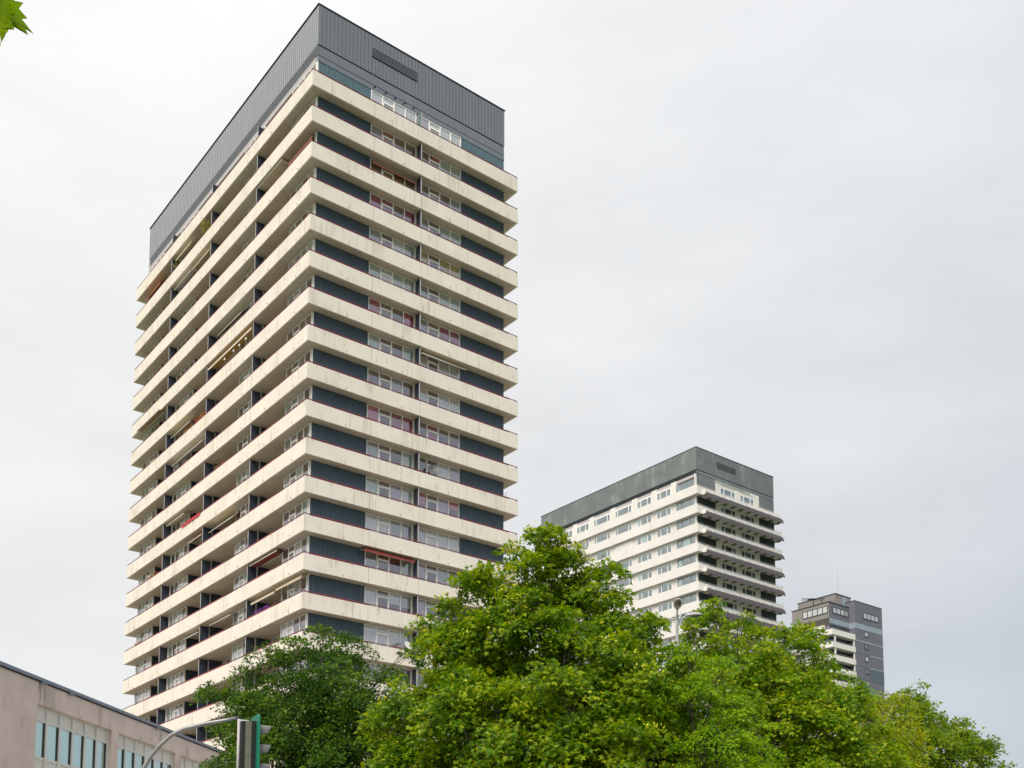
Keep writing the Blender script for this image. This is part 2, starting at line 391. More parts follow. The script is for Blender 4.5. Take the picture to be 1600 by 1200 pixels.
def window(name, key, panes, h, fr=0.07, lr=None, tr=1, pane_objs=True, gl=None, frame=None, head=0.05, sill=0.1, tz=None):
    """frame mesh along +x from 0, outside towards -y; panes = list of boundaries; returns (frame mesh, pane meshes)"""
    gl = gl or glass; frame = frame or white
    def fb():
        b = MB(); W = panes[-1]; e = 0.004
        b.box(0, W, 0, 0.07, h - head, h); b.box(0, W, 0, 0.07, 0, sill)
        for i, x in enumerate(panes):
            ww = fr if 0 < i < len(panes) - 1 else fr * 0.8
            x0 = min(max(x - ww / 2, 0), W - ww)
            b.box(x0, x0 + ww, -0.015, 0.075, sill + e, h - head - e)
        if tr is not None:
            a, c = panes[tr] + fr / 2, panes[tr + 1] - fr / 2
            b.box(a + e, c - e, -0.005, 0.068, tz, tz + 0.08)
            for x0, x1 in ((a + e, a + 0.065), (c - 0.065, c - e)): b.box(x0, x1, -0.028, 0.062, sill + 0.01, tz - e)
            b.box(a + 0.07, c - 0.07, -0.026, 0.06, tz - 0.075, tz - 0.006)
        return b.mesh(name, frame)
    def pb(i, lo, hi):
        a, c = panes[i] + fr / 2, panes[i + 1] - fr / 2
        return MB().box(a + 0.002, c - 0.002, 0.03, 0.036, lo, hi).mesh('pane', gl)
    fm = shared((key, 'f'), fb); out_ = []
    for i in range(len(panes) - 1):
        if tr == i:
            out_.append(shared((key, 'p', i, 'l'), lambda: pb(i, sill, tz - 0.07))); out_.append(shared((key, 'p', i, 'u'), lambda: pb(i, tz + 0.08, h - head)))
        else: out_.append(shared((key, 'p', i), lambda: pb(i, sill, h - head)))
    def allp():
        b = MB()
        for i in range(len(panes) - 1):
            a, c = panes[i] + fr / 2, panes[i + 1] - fr / 2
            for lo, hi in (((sill, tz - 0.07), (tz + 0.08, h - head)) if tr == i else ((sill, h - head),)): b.box(a + 0.002, c - 0.002, 0.03, 0.036, lo, hi)
        return b.mesh('glazing', gl)
    return fm, out_, shared((key, 'all'), allp)

def curtain(x0, x1, z0, z1, col, key):
    """a hanging cloth with soft pleats"""
    def bld():
        b = MB(); n = max(4, int((x1 - x0) / 0.07)); pts = [(x0 + (x1 - x0) * i / n, 0.055 + 0.025 * (i % 2)) for i in range(n + 1)]
        for (xa, ya), (xb, yb) in zip(pts[:-1], pts[1:]): b.quad((xa, ya, z0), (xb, yb, z0), (xb, yb, z1), (xa, ya, z1))
        return b.mesh('curtain', CURT[col])
    return shared(('cur', round(x0, 2), round(x1, 2), round(z0, 2), round(z1, 2), col), bld)

# which cloth hangs in which pane of the two street-side windows, by storey from the top: (pane, colour, drop 0..1)
W1C = {0: [(0, 'white', 1), (1, 'white', 1), (2, 'white', 1), (3, 'white', 1)], 1: [(0, 'grey', 1), (1, 'red', .35)], 2: [(0, 'ochre', 1), (1, 'ochre', .6), (2, 'ochre', 1), (3, 'ochre', 1)],
       3: [(0, 'magenta', 1), (1, 'magenta', .5), (3, 'magenta', 1)], 4: [(0, 'grey', 1), (2, 'white', 1), (3, 'green', 1)], 5: [(0, 'green', 1), (1, 'white', .7), (2, 'green', 1), (3, 'green', 1)],
       6: [(0, 'red', 1), (3, 'red', 1)], 7: [(0, 'green', .9), (3, 'green', 1)], 8: [(2, 'grey', 1)], 9: [(0, 'pink', 1), (2, 'magenta', 1), (3, 'red', 1)], 10: [(0, 'grey', 1), (3, 'green', 1)],
       11: [(0, 'green', 1), (2, 'lilac', 1), (3, 'white', .6)], 12: [(0, 'white', 1), (1, 'white', .6), (2, 'grey', 1), (3, 'grey', 1)], 13: [(3, 'green', 1), (0, 'grey', 1)], 14: [(0, 'white', 1), (2, 'white', .45), (3, 'green', .5)],
       15: [(0, 'white', 1), (1, 'white', 1), (2, 'white', 1), (3, 'white', 1)], 16: [(0, 'white', 1), (1, 'white', .8), (2, 'white', 1)]}
W2C = {0: [(0, 'lilac', 1), (1, 'white', .6), (2, 'white', 1), (3, 'white', 1)], 1: [(2, 'green', 1), (3, 'green', 1), (1, 'red', .3)], 2: [(3, 'grey', 1)], 3: [(0, 'grey', 1), (2, 'green', 1), (3, 'green', 1)],
       4: [(0, 'yellow', 1), (2, 'yellow', .8), (3, 'yellow', .9)], 5: [(0, 'grey', 1), (2, 'green', 1), (3, 'green', 1)], 6: [(2, 'magenta', .4), (3, 'magenta', .5), (0, 'grey', .5)], 7: [(0, 'white', 1), (2, 'white', 1), (3, 'white', 1)],
       8: [(0, 'white', 1), (2, 'white', .9), (3, 'white', .9)], 9: [(1, 'magenta', 1)], 10: [(2, 'white', 1), (3, 'lilac', .8)], 11: [(0, 'pink', .5), (2, 'lilac', 1), (3, 'pink', .35)],
       12: [(0, 'white', 1), (1, 'white', 1), (2, 'white', 1), (3, 'white', 1)], 13: [(2, 'grey', 1), (0, 'lilac', .6)], 14: [(0, 'lilac', 1), (3, 'magenta', .5)], 15: [(0, 'white', 1), (2, 'white', .7)]}
P4 = [0, 1.03, 2.08, 3.11, 4.13]; P4L = [0, 0.96, 1.91, 2.86, 3.76]
WZ0, WH = -0.30, 1.93                       # window foot relative to parapet top, window height
cladR = corrugated(4.56, 1.95, 0.206, navy, 'cladding_panel')
cladR2 = corrugated(4.42, 1.95, 0.206, navy, 'cladding_panel')
cladT = corrugated(4.56, 1.95, 0.206, teal, 'cladding_panel'); cladT2 = corrugated(4.42, 1.95, 0.206, teal, 'cladding_panel')
rnd = random.Random(11)
def storey(k):
    zt = Z0 - FH * k; z = zt + WZ0; detail = k <= 17
    h = WH if k else 1.92
    put('cladding_panel', cladR if k else cladT, tower, (0.86, 0.795, z))
    put('cladding_panel', cladR2 if k else cladT2, tower, (13.92, 0.795, z))
    boxo('corner_post', white, tower, 0.79, 0.852, 0.79, 0.852, z, z + h - 0.02)
    for wi, (u, cur) in enumerate(((5.40, W1C), (9.74, W2C))):
        fm, ps, al = window('window', ('w4', 4), P4, h, tz=1.42)
        wd = put('window', fm, tower, (u, 0.76, z))
        if detail:
            for p in ps: put('pane', p, wd)
            for (i, c, dr) in cur.get(k, [(rnd.randrange(4), rnd.choice(['white', 'grey', 'green']), 1)]):
                put('curtain', curtain(P4[i] + 0.03, P4[i + 1] - 0.03, max(0.06, h - 0.06 - 1.8 * dr), h - 0.06, c, 0), wd)
        else: put('glazing', al, wd, kind='stuff')
    # left face: window strips flush with the cladding line; local +x of the window runs along -v so the outside faces -u
    for (v0, v1, trn) in ((0.93, 4.78, 1), (9.42, 13.12, 1), (22.82, 26.72, 2), (30.9, 34.7, 2)):
        W = v1 - v0; pl = [x * W / 3.76 for x in P4L]
        # seen from outside the strip starts at its far end and runs towards the corner
        fm, ps, al = window('window', ('wl', v0), pl, h, tz=1.38, tr=trn)
        wd = put('window', fm, tower, (0.76, v1, z), rz=-math.pi / 2)
        if detail and v0 < 1:
            for p in ps: put('pane', p, wd)
        else: put('glazing', al, wd, kind='stuff')
        for i in range(4):
            if detail and rnd.random() < 0.55:
                put('curtain', curtain(pl[i] + 0.03, pl[i + 1] - 0.03, h - 0.06 - 1.8 * rnd.choice([1, 1, 0.6]), h - 0.06, rnd.choice(['white', 'white', 'green', 'grey', 'ochre' if rnd.random() < .4 else 'white']), 0), wd)
    if k and detail:
        for v0, v1 in ((5.1, 8.6), (13.4, 17.2), (18.9, 22.4), (27.5, 30.5)):
            W = v1 - v0; n = 4; pl = [W * i / n for i in range(n + 1)]
            fm, ps, al = window('balcony_door', ('dl', v0), pl, h, tz=1.38, tr=1)
            wd = put('balcony_door', fm, tower, (2.02, v1, z), rz=-math.pi / 2); put('glazing', al, wd, kind='stuff')
for k in range(NB):
    balcony(k); storey(k)

# penthouse: metal cladding with standing seams, louvre band, flashing
seam_m = mat('dark_seam', (0.11, 0.115, 0.125), 0.4, metal=0.3)
def penthouse(par, w0, w1, v0, v1, zc, zl, zbot, ztop, clad, dark, vent, seam=0.33, low=None, seams=None):
    b = MB()
    b.box(w0, w1, v0, v1, zc, ztop - 0.06)
    put('roof_cladding', b.mesh('roof_cladding', clad), par)
    s = MB(); s2 = MB()
    for u in np.arange(w0 + seam, w1 - 0.1, seam): s.box(u - 0.012, u + 0.012, v0 - 0.03, v0 - 0.001, zc + 0.01, ztop - 0.07)
    for v in np.arange(v0 + seam, v1 - 0.1, seam): s2.box(w0 - 0.014, w0 - 0.001, v - 0.012, v + 0.012, zc + 0.01, ztop - 0.07)
    put('standing_seam', s.mesh('standing_seam', seams or seam_m), par, kind='stuff')
    put('standing_seam', s2.mesh('standing_seam', clad), par, kind='stuff')
    put('roof_edge', MB().box(w0 - 0.06, w1 + 0.06, v0 - 0.06, v1 + 0.06, ztop - 0.06, ztop).mesh('roof_edge', dark), par)
    # lower bands on the street side
    put('cladding_band', MB().box(w0 + 0.02, w1 - 0.02, v0 + 0.03, v0 + 0.3, zl + 0.05, zc - 0.09).mesh('cladding_band', clad), par)
    put('cladding_band', MB().box(w0 + 0.02, w1 - 0.02, v0 + 0.005, v0 + 0.3, zbot, zl - 0.03).mesh('cladding_band', clad), par)
    put('shadow_gap', MB().box(w0 + 0.05, w1 - 0.05, v0 + 0.08, v0 + 0.28, zl - 0.05, zc - .002).mesh('shadow_gap', dark), par)
    # louvres along the long side and round the ends
    put('louvre_back', MB().box(w0 + 0.16, w0 + 0.2, v0 + 0.31, v1 - 0.02, zl, zc).mesh('louvre_back', dark), par)
    lv = MB()
    for i in range(5):
        z = zl + 0.06 + i * (zc - zl) / 5
        lv.quad((w0, v0 + 0.02, z), (w0, v1, z), (w0 + 0.13, v1, z + 0.1), (w0 + 0.13, v0 + 0.02, z + 0.1))
        lv.box(w0 - 0.012, w0, v0 + 0.02, v1, z - 0.02, z + 0.045)
    put('louvre', lv.mesh('louvre', low or clad), par, kind='stuff')
    put('flashing', MB().box(w0 + 0.0, w0 + 0.3, v0 + 0.31, v1 - 0.02, zbot, zl - 0.01).mesh('flashing', lead), par)
    # ventilation grille
    u0, u1, za, zb = vent
    vg = put('vent_grille', MB().box(u0, u1, v0 - 0.012, v0 - 0.004, za, zb).mesh('vent_grille', dark), par)
    vs_ = MB()
    for i in range(5):
        z = za + (zb - za) * i / 5
        vs_.box(u0, u1, v0 - 0.10, v0 - 0.015, z + 0.02, z + 0.085)
    put('slat', vs_.mesh('slat', clad), vg, kind='stuff')
penthouse(tower, 0.78, 18.36, 0.76, 34.95, 67.3, 66.42, 65.98, 70.55, roofclad, darkline, (5.38, 9.55, 68.7, 69.5))
# small spotlights under the top band
for u in (5.6, 6.6, 7.45, 8.3, 9.15):
    put('spotlight', shared('spot', lambda: MB().tube([(0, 0, 0), (0, -0.12, 0.03)], 0.018, 6).tube([(0, -0.1, -0.02), (0, -0.2, -0.1)], [0.05, 0.07], 8).mesh('spotlight', darkline)), tower, (u, 0.755, 66.2))

# ---------------------------------------------------------------- awnings on the tower
AWN = {c: mat('awning_' + c, v, 0.85, noise=(2.0, 0.06)) for c, v in dict(cream=(0.66, 0.58, 0.42), white=(0.70, 0.68, 0.62), brown=(0.42, 0.17, 0.09), ochre=(0.55, 0.34, 0.10),
       grey=(0.30, 0.31, 0.29), red=(0.29, 0.06, 0.055), floral=(0.28, 0.13, 0.10), tan=(0.55, 0.42, 0.24), coffee=(0.30, 0.17, 0.09)).items()}
def awning(k, a, b, zf, col, side='L', uf=0.14, ub=0.95, scallop=0.0, label='', stripe=None, zback=None, closed=True, vcol=None):
    """fabric from a case under the slab down to a front bar; a..b along the facade, zf height of front bar"""
    zs = Z0 - FH * (k - 1) - PH - 0.03
    zb_ = zback or zs - 0.06
    base = Vector((0, 0, 0))
    r = root('awning', label, 'awning', (TO[0], TO[1], 0), TH, 'awnings on the tall tower')
    P = (lambda d, t, z: (d, t, z)) if side == 'L' else (lambda d, t, z: (t, d, z))
    n = max(8, int((b - a) / 0.16)); 
    fb = {c: MB() for c in ((col,) if not stripe else (col, stripe))}
    for i in range(n):
        t0, t1 = a + (b - a) * i / n, a + (b - a) * (i + 1) / n
        m_ = fb[col] if not stripe or i % 2 else fb[stripe]
        mid = (zb_ + zf) / 2 - 0.03; um = (ub + uf) / 2
        for (d0, z0), (d1, z1) in (((ub, zb_), (um, mid)), ((um, mid), (uf, zf))):
            m_.quad(P(d0, t0, z0), P(d0, t1, z0), P(d1, t1, z1), P(d1, t0, z1))
            m_.quad(P(d0, t0, z0 - .012), P(d1, t0, z1 - .012), P(d1, t1, z1 - .012), P(d0, t1, z0 - .012))
    for c, m_ in fb.items(): put('fabric', m_.mesh('fabric', AWN[c]), r)
    put('front_bar', MB().tube([P(uf, a - .03, zf), P(uf, b + .03, zf)], 0.035, 8).mesh('front_bar', AWN['white'] if not scallop else AWN[col], True), r)
    if scallop:
        v = MB()
        for i in range(n):
            t0, t1 = a + (b - a) * i / n, a + (b - a) * (i + 1) / n; tm = (t0 + t1) / 2; q = (t1 - t0) / 4
            zz = [zf - 0.02, zf - scallop * 0.72, zf - scallop]
            v.quad(P(uf - .01, t0, zz[0]), P(uf - .01, t1, zz[0]), P(uf - .01, t1, zz[1]), P(uf - .01, t0, zz[1]))
            v.quad(P(uf - .01, t0, zz[1]), P(uf - .01, t1, zz[1]), P(uf - .01, tm + q, zz[2]), P(uf - .01, tm - q, zz[2]))
        put('valance', v.mesh('valance', AWN[vcol or col]), r)
    put('case', MB().tube([P(ub + .02, a, zb_ - .02), P(ub + .02, b, zb_ - .02)], 0.055, 8).mesh('case', AWN['white'], True), r)
    for t in (a + 0.35, b - 0.35):
        put('arm', MB().tube([P(ub, t, zb_ - .06), P((ub + uf) / 2, t + .18, (zb_ + zf) / 2 - .09), P(uf, t, zf - .01)], 0.018, 6).mesh('arm', steel), r)
    return r
U = lambda k, s: s % (ORD[k] + ' balcony band from the top')
awning(2, 4.95, 9.15, 60.20, 'cream', label=U(2, 'cream rolled awning near the corner under the %s'))
awning(1, 22.6, 26.1, 62.62, 'cream', scallop=.12, label=U(1, 'cream scalloped awning beside green plants under the %s'))
awning(2, 22.5, 26.35, 59.80, 'white', label=U(2, 'off-white awning, farther of the pair, under the %s'))
awning(2, 18.5, 22.2, 59.80, 'cream', scallop=.10, label=U(2, 'cream awning, nearer of the pair, under the %s'))
awning(1, 29.9, 33.8, 62.28, 'brown', scallop=.12, label=U(1, 'rust-brown awning at the far end under the %s'))
awning(6, 9.65, 18.0, 48.86, 'ochre', scallop=.17, vcol='white', label=U(6, 'long ochre awning with pale scalloped edge under the %s'))
awning(5, 11.7, 16.2, 51.0, 'grey', label=U(5, 'dark grey lowered awning under the %s'))
awning(6, 27.6, 33.2, 48.72, 'tan', uf=-0.45, ub=0.3, stripe='coffee', label=U(6, 'tan striped awning spread out over the parapet under the %s'))
awning(7, 21.7, 26.0, 45.6, 'cream', label=U(7, 'cream slatted awning above orange flowers under the %s'))
awning(8, 18.65, 25.6, 42.85, 'white', label=U(8, 'very long white rolled awning under the %s'))
awning(10, 22.5, 26.4, 37.57, 'cream', label=U(10, 'cream awning above a red railing cloth under the %s'))
awning(11, 12.3, 16.9, 34.25, 'cream', label=U(11, 'cream lowered awning, middle of the long face, under the %s'))
awning(11, 18.45, 21.3, 34.62, 'coffee', scallop=.10, vcol='white', label=U(11, 'dark awning with white dotted edge under the %s'))
awning(13, 4.5, 9.0, 29.34, 'red', label=U(13, 'brick-red awning on the long face under the %s'))
awning(14, 4.7, 8.6, 26.32, 'cream', scallop=.14, label=U(14, 'cream scalloped awning over purple flowers under the %s'))
awning(14, 0.55, 4.5, 26.42, 'cream', scallop=.14, ub=0.74, label=U(14, 'cream scalloped awning over the corner window under the %s'))
awning(14, 12.3, 16.3, 26.3, 'white', label=U(14, 'white rolled awning mid-face under the %s'))
awning(14, 18.65, 21.6, 26.24, 'white', label=U(14, 'short white rolled awning behind the middle divider under the %s'))
awning(2, 0.85, 4.7, 59.95, 'floral', scallop=.40, ub=0.74, uf=.5, label=U(2, 'red patterned awning round the corner window under the %s'))
awning(2, 5.45, 9.45, 59.98, 'floral', side='R', ub=0.72, uf=.5, scallop=.22, label=U(2, 'red-brown patterned awning on the short face under the %s'))
awning(13, 5.0, 9.35, 29.33, 'red', side='R', ub=0.72, uf=.12, scallop=.16, label=U(13, 'red scalloped awning on the short face under the %s'))
awning(7, 9.85, 14.05, 45.93, 'cream', side='R', ub=0.72, uf=.14, label=U(7, 'beige rolled awning on the short face under the %s'))

# ---------------------------------------------------------------- things on balconies
def tw(u, v, z):
    c, s = math.cos(TH), math.sin(TH)
    return (TO[0] + u * c - v * s, TO[1] + u * s + v * c, z)
def dish(loc, rad, yaw, m, label):
    r = root('satellite_dish', label, 'satellite dish', loc, yaw, 'satellite dishes on the short face')
    mt = Matrix.Rotation(R(66), 4, 'X')
    prof = [(rad * t, rad * 0.28 * t * t) for t in (0.02, .25, .5, .75, 1.0)]
    d = MB().lathe(prof + [(rad * 1.02, rad * .27), (rad * .5, rad * .04), (0.02, -.02)], 20, Matrix.Translation((0, 0, rad)) @ mt)
    put('reflector', d.mesh('reflector', m, True), r)
    put('mast', MB().tube([(0, .12, -1.0), (0, .12, rad)], .022, 8).mesh('mast', steel), r)
    put('feed_arm', MB().tube([(0, 0, rad * .2), (0, -rad * .9, rad * .75)], .014, 6).tube([(0, -rad * .9, rad * .72), (0, -rad * .86, rad * .95)], .035, 8).mesh('feed_arm', steel), r)
greydish = mat('dish_grey', (0.13, 0.14, 0.15), 0.5); 
dish(tw(11.15, .32, Z0 - 28 + .08), .5, .25, greydish, 'large dark grey satellite dish on the tenth band of the short face')
dish(tw(8.95, .35, Z0 - 42 + .05), .38, .85, white, 'white satellite dish low on the short face beside a divider')
dish(tw(8.2, .42, Z0 - 42 - .05), .34, .2, greydish, 'black satellite dish just left of a white dish')

def leafy(n, box, size, rs):
    """loose leaves in a box, returns vertices and faces"""
    b = MB(); q = random.Random(rs)
    for i in range(n):
        c = Vector((q.uniform(*box[0]), q.uniform(*box[1]), q.uniform(*box[2])))
        d = Vector((q.gauss(0, 1), q.gauss(0, 1), q.gauss(0, 1))).normalized(); e = d.cross(Vector((q.gauss(0, 1), q.gauss(0, 1), q.gauss(0, 1)))).normalized()
        s = size * q.uniform(.6, 1.2)
        b.quad(tuple(c - d * s), tuple(c + e * s * .45), tuple(c + d * s), tuple(c - e * s * .45))
    return b
plantg = leaf_mat('balcony_leaf', [(0.10, 0.14, 0.02), (0.22, 0.24, 0.03), (0.34, 0.30, 0.04)], 0.3)
potm = mat('terracotta', (0.36, 0.15, 0.08), 0.8)
flower = {c: mat('flower_' + c, v, .8, noise=(6, .3)) for c, v in dict(orange=(.70, .24, .05), purple=(.22, .07, .36), red=(.45, .04, .06)).items()}
def planter(loc, length, cols, label, n=120, h=.3, rz=None, leaves=True):
    r = root('flower_box', label, 'flower box', loc, TH if rz is None else rz)
    put('box', MB().box(-.1, .1, 0, length, -.2, .02).mesh('box', potm), r)
    if leaves: put('foliage', leafy(n, ((-.14, .14), (0, length), (0, h * .7)), .07, n).mesh('foliage', plantg), r, kind='stuff')
    for i, c in enumerate(cols): put('blossoms', leafy(n, ((-.16, .14), (length * i / len(cols), length * (i + 1) / len(cols)), (h * .3, h)), .06, n + i).mesh('blossoms', flower[c]), r, kind='stuff')
planter(tw(.22, 18.6, Z0 - 19.6 + .16), 2.1, ['orange', 'red'], 'row of orange blossoms on a parapet, nearer half, halfway up the long face', 160, .42)
planter(tw(.22, 20.9, Z0 - 19.6 + .12), 2.1, ['orange'], 'row of orange blossoms on a parapet, farther half, halfway up the long face', 120, .32)
planter(tw(.2, 5.6, Z0 - 39.2 + .14), 2.4, ['purple'], 'purple blossoms in a box behind the rail near the corner', 150, .3, leaves=False)
planter(tw(.2, 23.4, Z0 - 14.0 + .10), 1.4, ['red'], 'small red blossoms on the fifth band near the far divider', 60, .24)
planter(tw(.2, 14.2, Z0 - 25.2 + .10), 1.8, ['orange'], 'small orange blossoms on the ninth band, middle of the long face', 70, .24)
planter(tw(.2, 28.3, Z0 - 30.8 + .12), 2.0, ['red', 'orange'], 'mixed red and orange blossoms on the eleventh band at the far end', 90, .32)
planter(tw(.2, 31.8, Z0 - 36.4 + .10), 1.6, ['red'], 'small red blossoms on the thirteenth band at the far end', 70, .24)
def shrub(loc, h, rad, label, n):
    r = root('potted_shrub', label, 'potted plant', loc)
    put('pot', MB().lathe([(.001, 0), (.16, 0), (.21, .36), (.18, .36), (.001, .3)], 12).mesh('pot', potm, True), r)
    st = MB(); q = random.Random(n)
    for i in range(9):
        a = q.uniform(0, 6.28); st.tube([(0, 0, .3), (rad * .4 * math.cos(a), rad * .4 * math.sin(a), h * .6), (rad * .8 * math.cos(a), rad * .8 * math.sin(a), h * q.uniform(.8, 1))], [.015, .01, .005], 4)
    put('stem', st.mesh('stem', potm), r, kind='stuff')
    put('foliage', leafy(n, ((-rad, rad), (-rad, rad), (h * .45, h)), .11, n).mesh('foliage', plantg), r, kind='stuff')
shrub(tw(.45, 19.4, Z0 - 2.8 - .98), 2.3, .62, 'yellow-green leafy shrub filling a balcony under the top band', 330)
shrub(tw(.45, 26.2, Z0 - 2.8 - .98), 2.0, .4, 'small green shrub beside the far divider under the top band', 150)
# pinwheels along the rail
for i, v in enumerate((10.4, 11.6, 12.7, 14.4)):
    r = root('pinwheel', ['white pinwheel nearest the corner on the sixth band', 'white pinwheel, second from the corner, on the sixth band', 'white pinwheel, third from the corner, on the sixth band', 'white pinwheel farthest from the corner on the sixth band'][i], 'pinwheel', tw(.06, v, Z0 - 16.8 + .1), TH - math.pi / 2, 'pinwheels on the rail')
    put('stick', MB().tube([(0, 0, -.5), (0, 0, .5)], .01, 5).mesh('stick', steel), r)
    b = MB()
    for j in range(6):
        a = j * math.pi / 3; c, s = math.cos(a), math.sin(a)
        b.tri((0, -.03, .48), (.17 * c, -.03, .48 + .17 * s), (.13 * math.cos(a + .7), -.08, .48 + .13 * math.sin(a + .7)))
    put('wheel', b.mesh('wheel', white), r)
# a red cloth over the rail
cl = MB()
for i in range(30):
    v0 = 18.4 + i * .13; s0 = .03 * math.sin(i); s1 = .03 * math.sin(i + 1)
    cl.quad((-.03 + s0 * .5, v0, .14), (-.03 + s1 * .5, v0 + .13, .14), (-.05 + s1, v0 + .13, -.16), (-.05 + s0, v0, -.16))
    cl.quad((.09, v0, .14), (-.03 + s0 * .5, v0, .14), (-.03 + s1 * .5, v0 + .13, .14), (.09, v0 + .13, .14))
put('railing_cloth', cl.mesh('railing_cloth', flower['red']), None, tw(0, 0, Z0 - 28), TH, label='bright red cloth hung along a rail on the long face', cat='cloth')
# folded parasol leaning out at the right end
r = root('parasol', 'red folded parasol leaning out at the right end of a band', 'parasol', tw(18.4, 1.2, Z0 - 28 - .98), TH)
put('pole', MB().tube([(0, 0, 0), (.5, 0, 2.1)], .02, 8).mesh('pole', steel), r)
put('canopy', MB().tube([(-.15, 0, 1.55), (.25, 0, 1.42), (.7, 0, 1.28)], [.06, .14, .04], 8).mesh('canopy', flower['red'], True), r)
# pigeons on the rail
birdm = mat('pigeon_grey', (0.04, 0.04, 0.05), .6)
for lab, u, k in (('dark pigeon perched on the third band near the middle divider', 11.35, 3), ('dark pigeon perched on the third band near the right end', 15.35, 3)):
    b = MB(); b.tube([(-.2, 0, .04), (-.12, 0, .07), (-.03, 0, .11), (.06, 0, .15), (.10, 0, .21), (.13, 0, .25), (.17, 0, .245), (.2, 0, .235)], [.015, .035, .065, .06, .04, .038, .018, .004], 8)
    b.tube([(.0, .02, .0), (.0, .02, .07)], .006, 4); b.tube([(.0, -.02, .0), (.0, -.02, .07)], .006, 4)
    put('pigeon', b.mesh('pigeon', birdm, True), None, tw(u, .05, Z0 - FH * k + .125), TH, label=lab, cat='bird', group='pigeons on the rail')

# ---------------------------------------------------------------- second tower, pale, beyond
T2 = (26.131, 151.892, 0); ZB = 64.48; U2, V2 = 18.8, 35.6
pale = mat('pale_render', (0.73, 0.715, 0.69), 0.85, noise=(0.4, 0.04), streak=(1.2, 0.2, (0.56, 0.50, 0.42)))
pale_wall = mat('pale_wall', (0.72, 0.705, 0.68), 0.85, noise=(0.5, 0.04))
patina = mat('weathered_green_cladding', (0.135, 0.155, 0.150), 0.30, metal=0.15, spec=0.5, noise=(0.25, 0.2), streak=(0.9, 0.7, (0.27, 0.29, 0.26)))
patina.node_tree.nodes['Principled BSDF'].inputs['IOR'].default_value = 2.0
charcoal = mat('charcoal_cladding', (0.050, 0.062, 0.068), 0.45, noise=(0.8, 0.15))
shade_m = mat('brown_shade', (0.085, 0.076, 0.082), 0.6, noise=(1.5, 0.15))
greyframe = mat('grey_frame', (0.30, 0.30, 0.29), 0.5)
t2 = root('pale_tower', 'pale tower with weathered green-grey top and dark sunshades on one face', 'apartment tower', T2, TH)
N2 = 9
# walls: storey-high plates with window pockets
core2 = [(.5, 0.82), (5.8, .82), (5.8, 3), (9.1, 3), (9.1, .82), (10.15, .82), (10.15, 3), (13.35, 3), (13.35, .82), (18.0, .82), (18.0, 34.8), (.5, 34.8)]
LW = [(.95, 4.5, 1), (5.5, 8.35, 0), (9.42, 12.42, 0), (13.55, 17.15, 2), (18.25, 21.98, 2), (23.1, 26.0, 0), (27.0, 30.0, 0), (31.1, 34.6, 1)]
for v0, v1, t in reversed(LW): core2 += [(.5, v1), (2.8, v1), (2.8, v0), (.5, v0)]
put('core_wall', MB().prism(core2, 0, 66.45).mesh('core_wall', pale_wall), t2)
clad2a = corrugated(3.9, 1.75, .2, charcoal, 'cladding_panel'); clad2b = corrugated(3.5, 1.75, .2, charcoal, 'cladding_panel')
clad2c = corrugated(3.9, 2.3, .2, patina, 'cladding_panel'); clad2d = corrugated(3.5, 2.3, .2, patina, 'cladding_panel')
PR = [0, .80, 2.40, 3.27]; PR2 = [0, .82, 2.32, 3.16]
